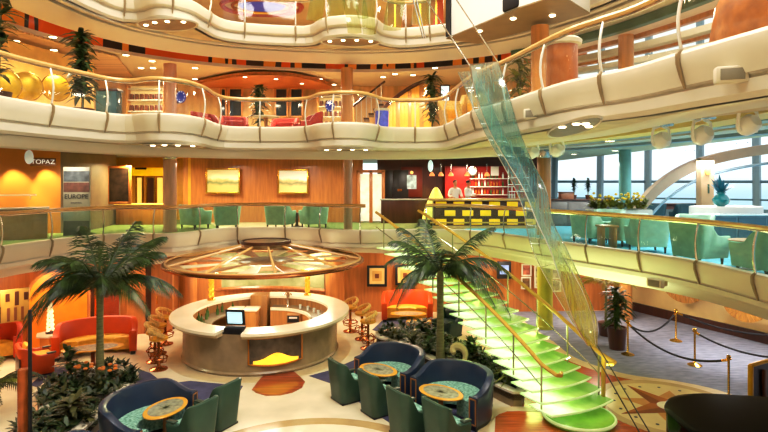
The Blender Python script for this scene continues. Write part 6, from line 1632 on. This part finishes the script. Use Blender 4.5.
# second deck
for x, y, e, c in ((-10.8, 13.5, 120, AMB), (-9.9, 16.6, 60, WARM), (-9.6, 21.0, 230, (1, .8, .42)), (-6.4, 20.6, 120, WARM), (-3.4, 20.8, 120, WARM), (-.6, 20.6, 90, WARM), (1.2, 22.2, 50, WARM), (3.6, 22.4, 120, (1, .7, .5)), (3.0, 18.8, 80, WARM), (7.4, 14.6, 120, NEU), (8.2, 10.6, 120, NEU), (10.5, 17.5, 140, (.9, .97, 1)), (7.8, 19.5, 90, NEU)):
    lamp('AREA', (x, y, 5.4), e, c, .9)
# picture and wall washers
for px in (214, 229, 286, 299): lamp('SPOT', (X(px, 22.2), 21.7, 5.6), 45, WARM, .05, rot=(math.radians(28), 0, 0), spot=1.0)
for x, y in ((-12.1, 17.15), (-11.25, 17.5)): lamp('SPOT', (x, y, 5.7), 420, (1, .78, .4), .03, rot=(math.radians(17), math.radians(-6), 0), spot=1.0)
# third deck
for x, y, e, c in ((-8.9, 10, 70, AMB), (-8.2, 13.5, 80, AMB), (-7.4, 17.3, 130, WARM), (-4.8, 18.6, 110, AMB), (-3.2, 18.8, 110, AMB), (-1.2, 18.6, 110, WARM), (1, 17.9, 120, WARM), (3.2, 15, 60, WARM), (5.6, 10, 60, NEU)):
    lamp('AREA', (x, y, 7.95), e, c, .8)
# top deck
for x, y, e, c in ((-9, 14, 120, AMB), (-5, 19.5, 160, WARM), (-1, 20.5, 160, WARM), (3, 19, 140, WARM), (6.6, 13, 80, NEU)):
    lamp('AREA', (x, y, 11.2), e, c, 1.0)
# green light of the stairs and under the right gallery, and the ribbon foot
lamp('POINT', (3.6, 13.4, 1.1), 35, (.72, 1, .25), .3)
lamp('POINT', (2.4, 15.2, 1.6), 40, (.72, 1, .25), .3)
lamp('SPOT', (4.4, 10.4, .5), 130, (.85, 1, .3), .2, rot=(math.radians(160), math.radians(-14), 0), spot=1.6)
lamp('SPOT', (4.6, 12.4, .6), 420, (.82, 1, .5), .3, rot=(math.radians(180), math.radians(-12), 0), spot=2.2)
lamp('POINT', (X(44, 15.0), 14.9, 1.9), 30, AMB, .2)
# daylight through the sea side
lamp('SUN', (20, 5, 20), .5, (.95, .98, 1), .2, rot=(math.radians(35), math.radians(50), 0))

cam = bpy.data.cameras.new('camera'); co = bpy.data.objects.new('camera', cam); COL.objects.link(co)
co.location = (0, 0, EYE); co.rotation_euler = (PI / 2, 0, 0)
cam.sensor_width = 36; cam.lens = FOC / 768 * 36; cam.shift_y = -(216 - HOR) / 768
cam.clip_end = 200
scn.camera = co
scn.cycles.use_denoising = True
scn.cycles.max_bounces = 8; scn.cycles.transparent_max_bounces = 16
scn.cycles.sample_clamp_indirect = 6
scn.view_settings.view_transform = 'Standard'
scn.view_settings.look = 'None'
scn.view_settings.exposure = -0.1
scn.view_settings.use_curve_mapping = True
cv = scn.view_settings.curve_mapping; c_ = cv.curves[3]
c_.points.new(.18, .14); c_.points.new(.55, .56); cv.update()
